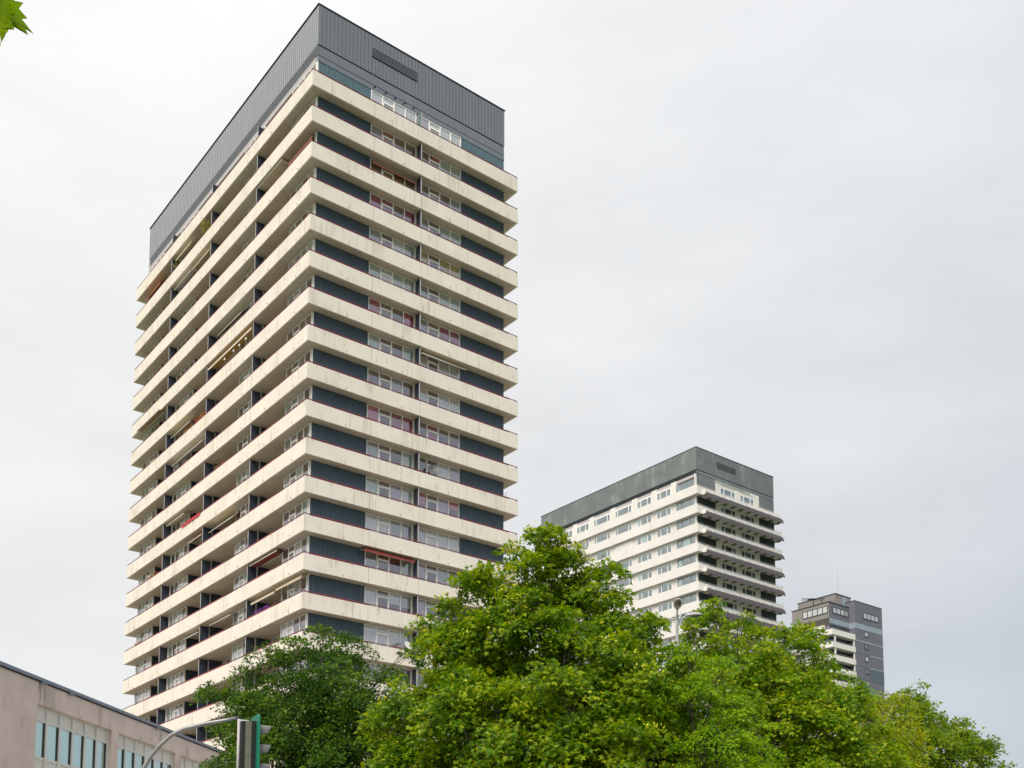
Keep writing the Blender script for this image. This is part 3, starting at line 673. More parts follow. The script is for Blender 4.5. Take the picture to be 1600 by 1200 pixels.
for k in range(23):
    zt = ZB - FH * k; zb = zt - 1.3; fine = k <= N2
    bal = put('balcony', shared('slab2', lambda: MB().box(.1, U2 - .1, .1, V2 - .1, .02, .2).mesh('balcony', pale)), t2, (0, 0, zb))
    for a, b in ((0, 4.7), (4.7, 9.6), (9.6, 14.4), (14.4, U2)): boxo('parapet_panel', pale, bal, a + (.01 if a else 0), b - .01, 0, .1, 0.0, 1.12)
    for a, b in ((.105, 4.9), (4.9, 9.0), (9.0, 13.1), (13.1, 17.8), (17.8, 22.5), (22.5, 26.6), (26.6, 30.7), (30.7, V2)): boxo('parapet_panel', pale, bal, 0, .1, a + .01, b - .01, 0, 1.3)
    boxo('parapet_panel', pale, bal, U2 - .1, U2, .11, V2 - .11, 0, 1.12)
    def rail2():
        b = MB(); b.tube([(U2 - .05, 10, 1.3), (U2 - .05, .05, 1.3)], .02, 5).tube([(U2 - .05, .05, 1.3), (.05, .05, 1.3)], .02, 5)
        for u in np.arange(.3, U2, 1.8): b.box(u, u + .02, .04, .06, 1.12, 1.3)
        return b.mesh('handrail', white)
    put('handrail', shared('rail2', rail2), bal)
    if not fine: continue
    # cladding at both ends, pale wall with two windows between
    put('cladding_panel', clad2a if k else clad2c, t2, (.8, .76, zt - .3)); put('cladding_panel', clad2b if k else clad2d, t2, (14.45, .76, zt - .3))
    boxo('corner_post', pale, t2, .5, .8, .76, .82, zt - .3, zt + 1.45)
    for u, P in ((5.82, PR), (10.17, PR2)):
        fm, ps, al = window('window', ('t2r', u), P, 1.25, tr=None, sill=.28, fr=.11, head=.06, gl=glass2)
        wd = put('window', fm, t2, (u, .78, zt - .05))
        for p in ps: put('pane', p, wd)
        if rnd.random() < .5: c0 = rnd.randrange(3); put('curtain', curtain(P[c0] + .06, P[c0 + 1] - .06, .3, 1.18, rnd.choice(['white', 'grey']), 0), wd)
        boxo('wall_panel', pale_wall, t2, u - .01, u + P[-1] + .01, .79, .85, zt + 1.205, zt + (1.5 if k else 1.95))
    for v0, v1, ty in LW:
        W = v1 - v0
        pl = {0: [0, W * .27, W * .72, W], 1: [0, W * .28, W * .72, W], 2: [0, W * .15, W * .82, W]}[ty]
        fm, ps, al = window('window', ('t2l', round(W, 2), ty), pl, 1.25, tr=None, sill=.12, fr=.1, head=.06, gl=glass2, frame=greyframe if ty == 1 else white)
        wd = put('window', fm, t2, (.44 if ty != 1 else .55, v1, zt + .02), rz=-math.pi / 2)
        put('glazing', al, wd, kind='stuff')
        if k == 2 and v0 > 13 and v0 < 14:
            put('roller_blind', MB().box(.05, W - .05, -.03, -.005, .1, 1.2).mesh('roller_blind', pale_wall), wd)
        if rnd.random() < .25:
            c0 = rnd.randrange(len(pl) - 1); put('curtain', curtain(pl[c0] + .05, pl[c0 + 1] - .05, .1, 1.2, 'white', 0), wd)
        if ty != 1: boxo('wall_panel', pale_wall, t2, .46, .52, v0 - .01, v1 + .01, zt + 1.275, zt + 1.5)
    # sunshades hung on the balcony front
    for i in range(10):
        u = 1.15 + i * 1.73
        def shade():
            b = MB()
            prof = [(-.02, .62), (-.30, .46), (-.56, .12), (-.72, -.40), (-.68, -.42), (-.51, .08), (-.27, .40), (-.02, .55)]
            n = len(prof)
            for x in (0.0, 1.66): b.v += [(x, y, z) for y, z in prof]
            for j in range(n): b.f.append((j, (j + 1) % n, n + (j + 1) % n, n + j))
            b.f.append(tuple(range(n))); b.f.append(tuple(reversed(range(n, 2 * n))))
            return b.mesh('sunshade', shade_m)
        put('sunshade', shared('shade', shade), bal, (u, 0, 0))
        if fine: put('shade_arm', shared('shadearm', lambda: MB().tube([(1.69, -.01, .80), (1.69, -.40, .40)], .03, 5).mesh('shade_arm', white)), bal, (u, 0, 0))
    put('shade_bracket', shared('sbr', lambda: MB().prism([(0, 0), (.06, 0), (.06, .01), (0, .01)], 0, .01).box(1.02, 1.09, -.60, -.01, -.05, .62).mesh('shade_bracket', pale)), bal)
    # ribs under the slab
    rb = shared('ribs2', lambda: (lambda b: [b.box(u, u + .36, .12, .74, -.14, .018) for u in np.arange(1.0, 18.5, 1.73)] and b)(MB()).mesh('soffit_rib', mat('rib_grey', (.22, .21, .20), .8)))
    put('soffit_rib', rb, bal, kind='stuff')
penthouse(t2, .76, 18.0, .78, 35.2, 67.16, 66.54, 66.1, 70.47, patina, charcoal, (5.2, 9.24, 68.5, 69.4), low=charcoal, seams=patina)
put('wall_panel', MB().box(4.72, 14.42, .745, .775, 66.06, 66.5).mesh('wall_panel', pale_wall), t2)
for u0, u1 in ((4.72, 5.8), (9.12, 10.15), (13.36, 14.42)): put('wall_panel', MB().box(u0, u1, .745, .818, 64.1, 66.055).mesh('wall_panel', pale_wall), t2)
put('patina_patch', MB().box(4.5, 12.5, .742, .748, 66.12, 66.44).mesh('patina_patch', mat('verdigris', (.30, .33, .30), .6, noise=(.5, .4))), t2)

# ---------------------------------------------------------------- third tower, grey, far right
T3 = (75.379, 239.504, 0)
g3 = mat('grey_panel_facade', (0.150, 0.154, 0.188), 0.6, noise=(0.3, 0.06), streak=(0.7, 0.3, (0.21, 0.21, 0.22)))
g3b = mat('warm_grey_facade', (0.25, 0.232, 0.225), 0.65, noise=(0.3, 0.08))
blue3 = mat('pale_blue_band', (0.27, 0.33, 0.39), 0.6, noise=(0.5, 0.15))
slate3 = mat('slate_blue_panel', (0.095, 0.13, 0.165), 0.55)
t3 = root('grey_tower', 'distant grey tower with pale blue stripe and white balconies', 'apartment tower', T3, TH)
put('stair_slab', MB().box(0, 10.4, 0, 12, 0, 74.06).mesh('stair_slab', g3), t3)
put('roof_edge', MB().box(-.05, 10.45, -.05, 12.05, 74.062, 74.2).mesh('roof_edge', charcoal), t3)
put('main_block', MB().box(-7.34, -.004, 1.44, 11.2, 0, 72.72).mesh('main_block', g3), t3)
put('side_facade', MB().box(-7.4, -7.345, 1.46, 11.1, 69.3, 72.7).mesh('side_facade', g3b), t3)
put('roof_edge', MB().box(-7.5, -.002, 1.34, 11.3, 72.725, 72.9).mesh('roof_edge', charcoal), t3)
put('plant_room', MB().box(-3.3, 2.4, 2.6, 12.6, 72.95, 75.65).mesh('plant_room', g3b), t3)
put('roof_edge', MB().box(-3.4, 2.5, 2.5, 12.7, 75.652, 75.8).mesh('roof_edge', charcoal), t3)
put('roof_screen', MB().box(-.6, .6, 2.45, 2.58, 73.0, 75.4).mesh('roof_screen', blue3), t3)
for z0, z1, m_, p0, p1 in ((67.95, 69.2, blue3, 0, 10.4), (65.1, 65.42, blue3, 0, 10.4), (62.3, 62.58, blue3, 5.2, 10.4), (59.5, 59.75, blue3, 5.2, 10.4), (56.7, 59.45, slate3, 5.2, 10.4), (53.9, 54.1, blue3, 0, 10.4)):
    put('facade_band', MB().box(p0 + .004, p1 - .004, -.035, -.002, z0, z1).mesh('facade_band', m_), t3)
put('facade_band', MB().box(-.035, -.002, -.03, 1.43, 67.95, 69.2).mesh('facade_band', blue3), t3)
put('facade_band', MB().box(-7.3, -.01, 1.405, 1.437, 68.2, 69.3).mesh('facade_band', blue3), t3)
put('facade_band', MB().box(-7.39, -7.343, 1.5, 11.1, 67.6, 69.28).mesh('facade_band', mat('brown_band', (.085, .075, .07), .7)), t3)
for z in np.arange(45.6, 68, 2.8):
    if z not in (): put('panel_joint', MB().box(0.01, 5.1, -.012, -.003, z, z + .06).mesh('panel_joint', charcoal), t3)
def strip_window(par, u0, u1, y, z0, z1, n, rz=0, loc=None, blinds=True):
    W = u1 - u0; pl = [W * i / n for i in range(n + 1)]
    fm, ps, al = window('window', ('t3', round(W, 2), n, round(z1 - z0, 2)), pl, z1 - z0, tr=None, sill=.16, fr=.14, head=.1, frame=charcoal)
    wd = put('window', fm, par, loc or (u0, y, z0), rz=rz)
    for p in ps: put('pane', p, wd)
    put('window_back', MB().box(.02, W - .02, .072, .08, .1, z1 - z0 - .05).mesh('window_back', CURT['white'] if blinds else room_m), wd)
strip_window(t3, 3.12, 8.82, -.09, 70.56, 72.0, 4)
strip_window(t3, -6.05, -.45, 1.35, 70.5, 71.95, 4)
strip_window(t3, 0, 6.6, 0, 70.35, 72.0, 5, rz=-math.pi / 2, loc=(-7.49, 8.3, 70.35))
for i in range(8):
    strip_window(t3, 3.25, 4.7, -.09, 66.5 - 2.8 * i, 67.7 - 2.8 * i, 1, blinds=i % 2 == 0)
for i in range(12):
    zt = 66.42 - 2.8 * i
    bal = put('balcony', shared('b3', lambda: MB().box(-8.35, -.1, .1, 1.43, -1.2, -1.0).box(-8.35, -7.41, 1.43, 11.1, -1.2, -1.0).mesh('balcony', pale)), t3, (0, 0, zt))
    put('parapet_panel', shared('p3a', lambda: MB().box(-8.4, -.08, -.02, .09, -1.21, 0).mesh('parapet_panel', pale)), bal)
    put('parapet_panel', shared('p3b', lambda: MB().box(-8.42, -8.33, .1, 11.2, -1.21, 0).mesh('parapet_panel', pale)), bal)
    for u in (-7.35, -.5) if i else (): put('post', shared('post3', lambda: MB().box(0, .3, .1, .4, -.99, 1.6).mesh('post', pale)), bal, (u, 0, 0))
    put('back_panel', shared('bp3', lambda: MB().box(-7.2, -.1, 1.39, 1.432, -.9, 1.5).mesh('back_panel', navy_flat)), bal)
    put('side_wall', shared('sw3', lambda: MB().box(-7.42, -7.36, 2.6, 8, -.9, 1.5).mesh('side_wall', pale_wall)), bal)
    put('handrail', shared('hr3', lambda: MB().tube([(-8.37, .03, .25), (-.1, .03, .25)], .03, 5).tube([(-8.37, .03, .25), (-8.37, 11.1, .25)], .03, 5).mesh('handrail', lead)), bal)
cr = root('roof_hoist', 'dark lattice window-cleaning hoist on the grey tower roof', 'hoist', (T3[0] + (-6) * math.cos(TH) - 6.5 * math.sin(TH), T3[1] - 6 * math.sin(TH) + 6.5 * math.cos(TH), 72.9), TH)
put('mast', MB().tube([(.1, 0, 0), (.1, 0, 2.0)], .1, 6).tube([(.9, -1.6, 0), (.9, -1.6, 1.6)], .08, 6).mesh('mast', darkline), cr)
put('boom', MB().tube([(-.6, 2.6, 2.5), (1.2, -2.2, 1.8)], .08, 6).tube([(-.6, 2.6, 2.2), (1.2, -2.2, 1.5)], .06, 6).tube([(-.2, 1.2, 2.2), (.4, -.4, 1.95)], .15, 6).mesh('boom', darkline), cr)
put('guard_rail', MB().tube([(1.5, -4.6, .9), (1.5, 4.2, .9)], .06, 5).tube([(1.5, -4.6, .5), (1.5, 4.2, .5)], .05, 5).mesh('guard_rail', mat('rust_red', (.2, .07, .06), .7)), cr)
an = root('antenna', 'thin whip antenna on the grey tower roof', 'antenna', (T3[0] - .3 * math.cos(TH) - 4 * math.sin(TH), T3[1] - .3 * math.sin(TH) + 4 * math.cos(TH), 75.6))
put('rod', MB().tube([(0, 0, 0), (0, 0, 7.4)], [.06, .03], 6).mesh('rod', lead), an)
put('base', MB().tube([(0, 0, 0), (0, 0, .8)], .14, 8).mesh('base', steel), an)

# ---------------------------------------------------------------- low stucco building, lower left
S = 1.4
LB0 = Vector((-14.104 * S, 30.138 * S, 0)); LD = math.atan2(0.99009, 0.14042)   # facade direction
zq = lambda z: 1.6 + (z - 1.6) * S
stucco = mat('taupe_stucco', (0.66, 0.545, 0.49), 0.95, noise=(0.7, 0.10), streak=(1.1, 0.6, (0.30, 0.25, 0.22)), bump=(14, 0.35), drip=(3.0, 0.5, (0.20, 0.17, 0.15)))
fascia = mat('blue_grey_fascia', (0.20, 0.23, 0.28), 0.4, metal=.2, spec=.5)
sash = mat('putty_frame', (0.70, 0.68, 0.63), 0.55, noise=(1.2, .05))
# local x runs along the facade away from the camera, +y into the building (to the left), outside is -y
lb = root('stucco_building', 'low taupe stucco block with blue-grey roof edge and ribbon windows', 'building', LB0, LD)
OP = [(-12.0, -7.6), (-7.1, -2.7), (1.9, 6.31), (6.76, 11.12), (11.56, 15.9)]
OP = [(a * S, b * S) for a, b in OP]
X0, X1 = -20.0, 23.6
zt, zo = zq(9.0), zq(8.22)
b = MB(); b.box(X0, X1, 0, .4, zo, zt - .15)
put('upper_wall', b.mesh('upper_wall', stucco), lb)
xs = X0
for a, c in OP:
    boxo('pier', stucco, lb, xs, a, .004, .4, 0, zo - .001); xs = c
boxo('pier', stucco, lb, xs, X1, .004, .4, 0, zo - .001)
put('rear_block', MB().box(X0, X1, 4.5, 16, 0, zt - .2).mesh('rear_block', stucco), lb)
put('ceiling_slab', MB().box(X0, X1, .41, 4.49, zo - .02, zo + .2).mesh('ceiling_slab', pale_wall), lb)
put('roof_fascia', MB().box(X0 - .1, X1 + .08, -.09, 16.1, zt - .14, zt).mesh('roof_fascia', fascia), lb)
put('roof_drip', MB().box(X0 - .06, X1 + .04, -.05, 16, zt - .19, zt - .142).mesh('roof_drip', darkline), lb)
for x in (3.5 * S, 6.75 * S - 2.4, 10.9 * S): put('scupper', shared('scup', lambda: MB().box(-.16, .16, -.16, .02, 0, .05).mesh('scupper', fascia)), lb, (x - 2.0, -.02, zt - .24))
zg1, zg0 = zq(7.76), zq(6.72)
for wi, (a, c) in enumerate(OP):
    for st in range(3):
        dz = -st * 3.35
        n = 6; W = c - a; wdt = W / n
        top = zo + dz if st == 0 else zg1 + dz + .62
        f = MB()
        hh = top - (zg0 + dz - .95)
        base = zg0 + dz - .95
        for i in range(n + 1):
            x = min(max(i * wdt - .06, 0), W - .12); f.box(x, x + .12, -.05, .1, 0, hh)
        for z in (zg1 + dz - base, zg0 + dz - base - .12, hh - .06): f.box(.002, W - .002, -.012, .08, z, z + (.12 if z < hh - .1 else .058))
        wd = put('window', shared(('lbw', round(W, 2), round(hh, 2)), lambda: f.mesh('window', sash)), lb, (a, .2, base))
        for i in range(n):
            x0, x1 = i * wdt + .065, (i + 1) * wdt - .065
            if i == n - 1: x1 = W - .125
            if i == 0: x0 = .125
            boxo('spandrel_panel', sash, wd, x0, x1, .02, .06, zg1 + dz - base + .125, hh - .065)
            boxo('spandrel_panel', sash, wd, x0, x1, .02, .06, 0.01, zg0 + dz - base - .125)
            gx0 = x0 + (.0 if i % 2 else .0)
            boxo('pane', glass_cool, wd, gx0, x1, .035, .045, zg0 + dz - base + .004, zg1 + dz - base - .004)
            boxo('sash_edge', mat('dark_sash', (.045, .05, .05), .5), wd, x1 - .045, x1 - .002, -.004, .03, zg0 + dz - base + .01, zg1 + dz - base - .01)
            if (wi, st) == (2, 0) or (wi == 3 and i in (0, 1, 3, 5)):
                put('blind', shared(('blind', round(x1 - x0, 2)), lambda: MB().box(-.062, x1 - x0 + .062, 0, .02, 0, 1.44).mesh('blind', mat('mint_blind', (.66, .76, .73), .8))), wd, (x0, .105, zg0 + dz - base))
                if i in (0, 2, 3): boxo('blind_rail', white, wd, x0, x1 - .08, .085, .102, zg0 + dz - base + .86, zg0 + dz - base + .90)

# ---------------------------------------------------------------- traffic light on a curved arm
tl = root('traffic_light', 'traffic light seen from behind with green-edged backboard on a curved grey arm', 'traffic light', (-6.55, 19.0, .13))
z_ = lambda z: z - .13
put('pole', MB().tube([(0, 0, 0), (0, 0, z_(1.0)), (0.02, 0, z_(3.3)), (.08, 0, z_(3.95)), (.22, 0, z_(4.40)), (.32, 0, z_(4.59)), (.48, 0, z_(4.79)), (.67, 0, z_(4.97)), (.88, 0, z_(5.08)), (1.25, 0, z_(5.175)), (1.55, 0, z_(5.225)), (1.82, 0, z_(5.275))],
    [.065, .055, .046, .043, .040, .038, .037, .036, .034, .032, .03, .029], 14).mesh('pole', steel, True), tl)
put('pole_cap', MB().tube([(1.80, 0, z_(5.272)), (1.84, 0, z_(5.279))], .034, 10).mesh('pole_cap', darkline), tl)
X = 1.84
put('mounting_tube', MB().tube([(X, -.02, z_(4.05)), (X, -.02, z_(5.25))], .026, 10).tube([(X - .02, -.02, z_(5.22)), (X + .17, -.0, z_(5.215))], .022, 8).tube([(X, -.02, z_(4.15)), (X + .12, 0, z_(4.15))], .022, 8).mesh('mounting_tube', lead, True), tl)
tlg = mat('signal_housing', (0.135, 0.14, 0.105), 0.35, spec=.5, noise=(3, .08)); tlk = mat('signal_black', (0.02, 0.022, 0.02), .4); tlgreen = mat('signal_green_edge', (0.006, 0.18, 0.115), .35, spec=.5)
HA = R(26)
def turn(o):
    # the head is swivelled about its mounting tube so that it faces right and away
    p = Vector((X, -.02, 0)); o.rotation_euler = (0, 0, HA); o.location = p - Matrix.Rotation(HA, 3, 'Z') @ p
    return o
for i in range(4):
    z1 = 5.20 - i * .31
    turn(put('housing', MB().box(X + .09, X + .19, -.15, .15, z_(z1 - .305), z_(z1)).mesh('housing', tlg), tl))
turn(put('housing_back', MB().box(X + .03, X + .088, -.12, .12, z_(3.97), z_(5.205)).mesh('housing_back', tlk), tl))
turn(put('housing_front', MB().box(X + .192, X + .268, -.16, .16, z_(3.96), z_(5.21)).mesh('housing_front', tlk), tl))
def rounded(w, h, r_, n=6):
    pts = []
    for cx, cz, a0 in ((w / 2 - r_, h / 2 - r_, 0), (-w / 2 + r_, h / 2 - r_, 90), (-w / 2 + r_, -h / 2 + r_, 180), (w / 2 - r_, -h / 2 + r_, 270)):
        for j in range(n + 1): a = R(a0 + 90 * j / n); pts.append((cx + r_ * math.cos(a), cz + r_ * math.sin(a)))
    return pts
pts = rounded(.62, 1.45, .09); n = len(pts); bb = MB()
bb.v = [(X + .27, y, z_(4.60) + z) for y, z in pts] + [(X + .30, y, z_(4.60) + z) for y, z in pts]
bb.f = [tuple(reversed(range(n))), tuple(range(n, 2 * n))] + [(j, (j + 1) % n, n + (j + 1) % n, n + j) for j in range(n)]
turn(put('backboard', bb.mesh('backboard', tlgreen), tl, rz=0))
hood_m = mat('signal_hood', (.26, .26, .25), .5)
for i, z in enumerate((5.07, 4.735, 4.40)):
    hb = MB(); nn = 14; prof = []
    for x, r_ in ((X + .301, .11), (X + .56, .105), (X + .56, .096), (X + .301, .10)):
        prof.append([(x - (0.0 if x < X + .35 else .10 * (1 - math.cos(R(-20 + 220 * j / nn) - R(90))) / 2), r_ * math.cos(R(-20 + 220 * j / nn)), z_(z) + r_ * math.sin(R(-20 + 220 * j / nn))) for j in range(nn + 1)])
    for p in prof: hb.v += p
    for q in range(4):
        for j in range(nn): a_ = q * (nn + 1) + j; b_ = ((q + 1) % 4) * (nn + 1) + j; hb.f.append((a_, a_ + 1, b_ + 1, b_))
    turn(put('hood', hb.mesh('hood', hood_m, True), tl))
    turn(put('lens', MB().lathe([(.001, .03), (.05, .025), (.088, 0)], 14, Matrix.Translation((X + .302, 0, z_(z))) @ Matrix.Rotation(R(90), 4, 'Y')).mesh('lens', mat('signal_lens_' + 'ray'[i], ((.08, .01, .01), (.09, .05, .01), (.01, .06, .03))[i], .2), True), tl))

# ---------------------------------------------------------------- street lamp among the trees
lamp_grey = mat('lamp_grey', (.42, .43, .44), .45, spec=.5); lamp_glass = mat('lamp_glass', (.10, .09, .06), .12, spec=.6)
sl = root('street_lamp', 'street lamp with several grey heads rising behind the trees', 'street lamp', (5.75, 38, 0.06))
put('pole', MB().tube([(0, 0, 0), (0, 0, 1.2), (0, 0, 12.1), (0, 0, 12.55)], [.12, .10, .05, .05], 12).mesh('pole', lamp_grey, True), sl)
def head(dirv, rise, L):
    d = Vector(dirv).normalized(); s = Vector((-d.y, d.x, 0)); base = Vector((0, 0, 12.38)); up = Vector((0, 0, 1))
    tip = base + d * .34 + up * rise * .5
    put('arm', MB().tube([base, base + d * .2 + up * rise * .15, tip], .03, 8).mesh('arm', lamp_grey, True), sl)
    # cobra head: elliptical sections along the arm
    b = MB(); nn = 12; secs = [(0, .05, .05), (.10, .085, .07), (.3, .14, .10), (.55, .15, .11), (.8, .12, .085), (.95, .07, .05), (1.0, .02, .02)]
    ax = (d + up * rise * .35).normalized(); nz_ = (up - ax * up.dot(ax)).normalized()
    for t, wd, hh in secs:
        c = tip + ax * L * t
        for j in range(nn):
            a = 2 * math.pi * j / nn; z = math.sin(a) * hh
            b.v.append(tuple(c + s * wd * math.cos(a) + nz_ * (z if z > 0 else z * .35)))
    for k in range(len(secs) - 1):
        for j in range(nn): a_ = k * nn + j; c_ = k * nn + (j + 1) % nn; b.f.append((a_, c_, c_ + nn, a_ + nn))
    b.f.append(tuple(reversed(range(nn)))); b.f.append(tuple(range((len(secs) - 1) * nn, len(secs) * nn)))
    hd = put('lamp_head', b.mesh('lamp_head', lamp_grey, True), sl)
    g = MB(); 
    for k, (t, wd, hh) in enumerate([(.32, .10, .05), (.5, .125, .075), (.7, .12, .07), (.88, .07, .045)]):
        c = tip + ax * L * t
        for j in range(7): a = math.pi + math.pi * j / 6; g.v.append(tuple(c + s * wd * math.cos(a) + nz_ * math.sin(a) * hh))
    for k in range(3):
        for j in range(6): a_ = k * 7 + j; g.f.append((a_, a_ + 1, a_ + 8, a_ + 7))
    put('lamp_glass', g.mesh('lamp_glass', lamp_glass, True), hd)
head((1, .25, 0), .30, .62); head((-1, .35, 0), .1, .55); head((-.10, -1, 0), .50, .80); head((.7, 1, 0), .5, .6)

# ---------------------------------------------------------------- trees
def star_leaf():
    """five-lobed maple outline, base at origin, tip along +y, slightly drooping tips"""
    tips = [(-.42, .02), (-.62, .48), (0, 1.0), (.62, .48), (.42, .02)]; val = [(-.10, -.02), (-.30, .28), (-.20, .55), (.20, .55), (.30, .28), (.10, -.02)]
    V = [(0, .3, .05)]; F = []
    seq = []
    for i in range(5): seq += [val[i], tips[i]]
    seq.append(val[5])
    for i, (x, y) in enumerate(seq): V.append((x, y, -.12 if i % 2 else .02))
    for i in range(5): F.append((0, 1 + 2 * i, 2 + 2 * i, 3 + 2 * i))
    return np.array(V, float), F
def oval_leaf():
    V = [(0, 0, 0), (-.3, .35, -.06), (0, .5, .04), (.3, .35, -.06), (0, 1, -.08)]
    return np.array(V, float), [(0, 2, 1), (0, 3, 2), (1, 2, 4), (2, 3, 4)]
def lobed_leaf():
    V = [(0, 0, 0), (-.5, .28, -.07), (-.16, .45, .02), (0, 1, -.08), (.16, .45, .02), (.5, .28, -.07)]
    return np.array(V, float), [(0, 2, 1), (0, 4, 3, 2), (0, 5, 4)]
def thin_leaf():
    V = [(0, 0, 0), (-.2, .5, 0), (0, 1, -.05), (.2, .5, 0)]
    return np.array(V, float), [(0, 3, 2, 1)]

def scatter_mesh(name, tmpl, pos, fwd, nrm, size, m):
    """one mesh holding a copy of the template at each position"""
    V, F = tmpl
    fwd = fwd / np.linalg.norm(fwd, axis=1, keepdims=True)
    side = np.cross(fwd, nrm); side /= np.linalg.norm(side, axis=1, keepdims=True) + 1e-9
    nn = np.cross(side, fwd)
    P = pos[:, None, :] + size[:, None, None] * (V[None, :, 0:1] * side[:, None, :] + V[None, :, 1:2] * fwd[:, None, :] + V[None, :, 2:3] * nn[:, None, :])
    n, k = P.shape[:2]
    me = bpy.data.meshes.new(name)
    fl = [len(f) for f in F]; idx = np.concatenate([np.array(f) for f in F])
    loops = (idx[None, :] + (np.arange(n) * k)[:, None]).ravel()
    tot = np.tile(fl, n); start = np.concatenate([[0], np.cumsum(tot)[:-1]])
    me.vertices.add(n * k); me.vertices.foreach_set('co', P.reshape(-1).astype(np.float32))
    me.loops.add(len(loops)); me.loops.foreach_set('vertex_index', loops.astype(np.int32))
    me.polygons.add(len(tot)); me.polygons.foreach_set('loop_start', start.astype(np.int32)); me.polygons.foreach_set('loop_total', tot.astype(np.int32))
    me.update(calc_edges=True); me.validate()
    me.materials.append(m)
    return me

bark = mat('bark', (0.045, 0.036, 0.028), .9, noise=(4, .3), bump=(12, .6))
def tree(name, label, cat, base, lobes, leafm, tmpl, seed, per_m2, leaves_per, spread, size, flat=.38, seeds=None, trunk_r=.2, up=.7, zmin=3.2):
    q = np.random.default_rng(seed); rr = random.Random(seed)
    rt = root(name, label, cat, base)
    B = Vector(base); lob = [(Vector(l[:3]) - B, max(.4, l[3] - .2)) for l in lobes]
    cz = sum(c.z for c, _ in lob) / len(lob); top = max(c.z + r_ * .4 for c, r_ in lob)
    ctr = Vector((sum(c.x * r_ for c, r_ in lob) / sum(r_ for _, r_ in lob), sum(c.y * r_ for c, r_ in lob) / sum(r_ for _, r_ in lob), 0))
    apex = max(lob, key=lambda l: l[0].z)[0]
    # leader
    tr = MB(); lead_pts = []
    for i in range(11):
        t = i / 10; p = Vector((0, 0, 0)).lerp(Vector((apex.x, apex.y, 0)), t ** 1.6); p.z = apex.z * t
        p += Vector((rr.uniform(-.12, .12), rr.uniform(-.12, .12), 0)) * (1 if 0 < i < 10 else 0); lead_pts.append(p)
    rad = [max(.014, trunk_r * (1 - .95 * (i / 10) ** .8)) for i in range(11)]; rad[0] *= 1.5
    tr.tube(lead_pts, rad, 9)
    nodes = [(p, r_) for p, r_ in zip(lead_pts, rad)]
    # limbs to each lobe
    for c, r_ in lob:
        want = max(1.8, c.z * .72 - .25 * (Vector((c.x, c.y)) - Vector((0, 0))).length)
        k = min(range(1, 10), key=lambda i: abs(lead_pts[i].z - want))
        s0 = lead_pts[k]; n_ = 6; r0 = min(rad[k] * .6, .03 + .035 * r_)
        side = Vector((rr.uniform(-1, 1), rr.uniform(-1, 1), 0)) * .22 * r_
        pts = []
        for i in range(n_):
            t = i / (n_ - 1); p = s0.lerp(c, t) + side * math.sin(t * 3.1) + Vector((0, 0, .22 * (c - s0).length * math.sin(t * 3.14) * .5))
            pts.append(p)
        rd = [max(.012, r0 * (1 - .8 * i / (n_ - 1))) for i in range(n_)]
        tr.tube(pts, rd, 6); nodes += [(p, x) for p, x in zip(pts[2:], rd[2:])]
        for j in range(int(3 + 3 * r_)):      # secondary branches inside the lobe
            i = rr.randrange(2, n_); a = pts[i]; d = Vector((rr.gauss(0, 1), rr.gauss(0, 1), rr.gauss(.35, .6))).normalized(); e = c + d * r_ * .72
            m_ = a.lerp(e, .5) + Vector((rr.gauss(0, .06), rr.gauss(0, .06), .08 * r_))
            tr.tube([a, m_, e], [rd[i] * .6, max(.008, rd[i] * .4), .006], 5); nodes += [(m_, .01), (e, .008)]
    NP = np.array([p for p, _ in nodes])
    # foliage clumps: flattened shelves of leaves on the lobes' skins, a few inside
    C = []; own = []; sc = []
    for c, r_ in lob:
        n = max(4, int(per_m2 * r_ * r_ + 1))
        d = q.normal(size=(n, 3)); d[:, 2] = d[:, 2] * .9 + .15; d /= np.linalg.norm(d, axis=1, keepdims=True)
        rad_ = r_ * np.where(q.random(n) < .24, .35 + .4 * q.random(n), .78 + .34 * q.random(n))
        C.append(np.array(c) + d * rad_[:, None]); own.append(np.tile(np.array(c), (n, 1)))
        sc.append(spread * (.6 + .75 * q.random(n)) * min(1.15, .65 + .35 * r_))
    C = np.concatenate(C); own = np.concatenate(own); sc = np.concatenate(sc)
    keep = C[:, 2] > zmin - B.z; C = C[keep]; own = own[keep]; sc = sc[keep]
    for i in range(len(C)):                    # twigs from the nearest branch node into each clump
        d2 = ((NP - C[i]) ** 2).sum(1); j = int(d2.argmin())
        m_ = (NP[j] + C[i]) / 2
        tr.tube([Vector(NP[j]), Vector(m_) + Vector((rr.gauss(0, .05), rr.gauss(0, .05), .04)), Vector(C[i])], [.013, .009, .004], 4, cap=False)
        for _ in range(3):
            e = Vector(C[i]) + Vector((rr.gauss(0, 1), rr.gauss(0, 1), rr.gauss(0, .4))).normalized() * sc[i] * 1.3
            tr.tube([Vector(m_ * .3 + C[i] * .7), e], [.006, .002], 3, cap=False)
    put('trunk', tr.mesh('trunk', bark, True), rt)
    out_d = C - own; out_d /= np.linalg.norm(out_d, axis=1, keepdims=True) + 1e-6
    nl = np.maximum(12, (leaves_per * (sc / spread) ** 2 * (.6 + .6 * q.random(len(C)))).astype(int))
    ax = np.array([0, 0, 1.0]) + out_d * .6 + q.normal(size=C.shape) * .22; ax /= np.linalg.norm(ax, axis=1, keepdims=True)
    ci = np.repeat(np.arange(len(C)), nl)
    d = q.normal(size=(len(ci), 3)); d /= np.linalg.norm(d, axis=1, keepdims=True)
    off = d * (q.random(len(ci)) ** .45 * (1 + .22 * q.normal(size=len(ci))))[:, None] * sc[ci][:, None] * 1.35
    along = (off * ax[ci]).sum(1, keepdims=True)
    off = off - along * ax[ci] * (1 - flat)
    rim = np.linalg.norm(off, axis=1, keepdims=True) / (sc[ci][:, None] * 1.35)
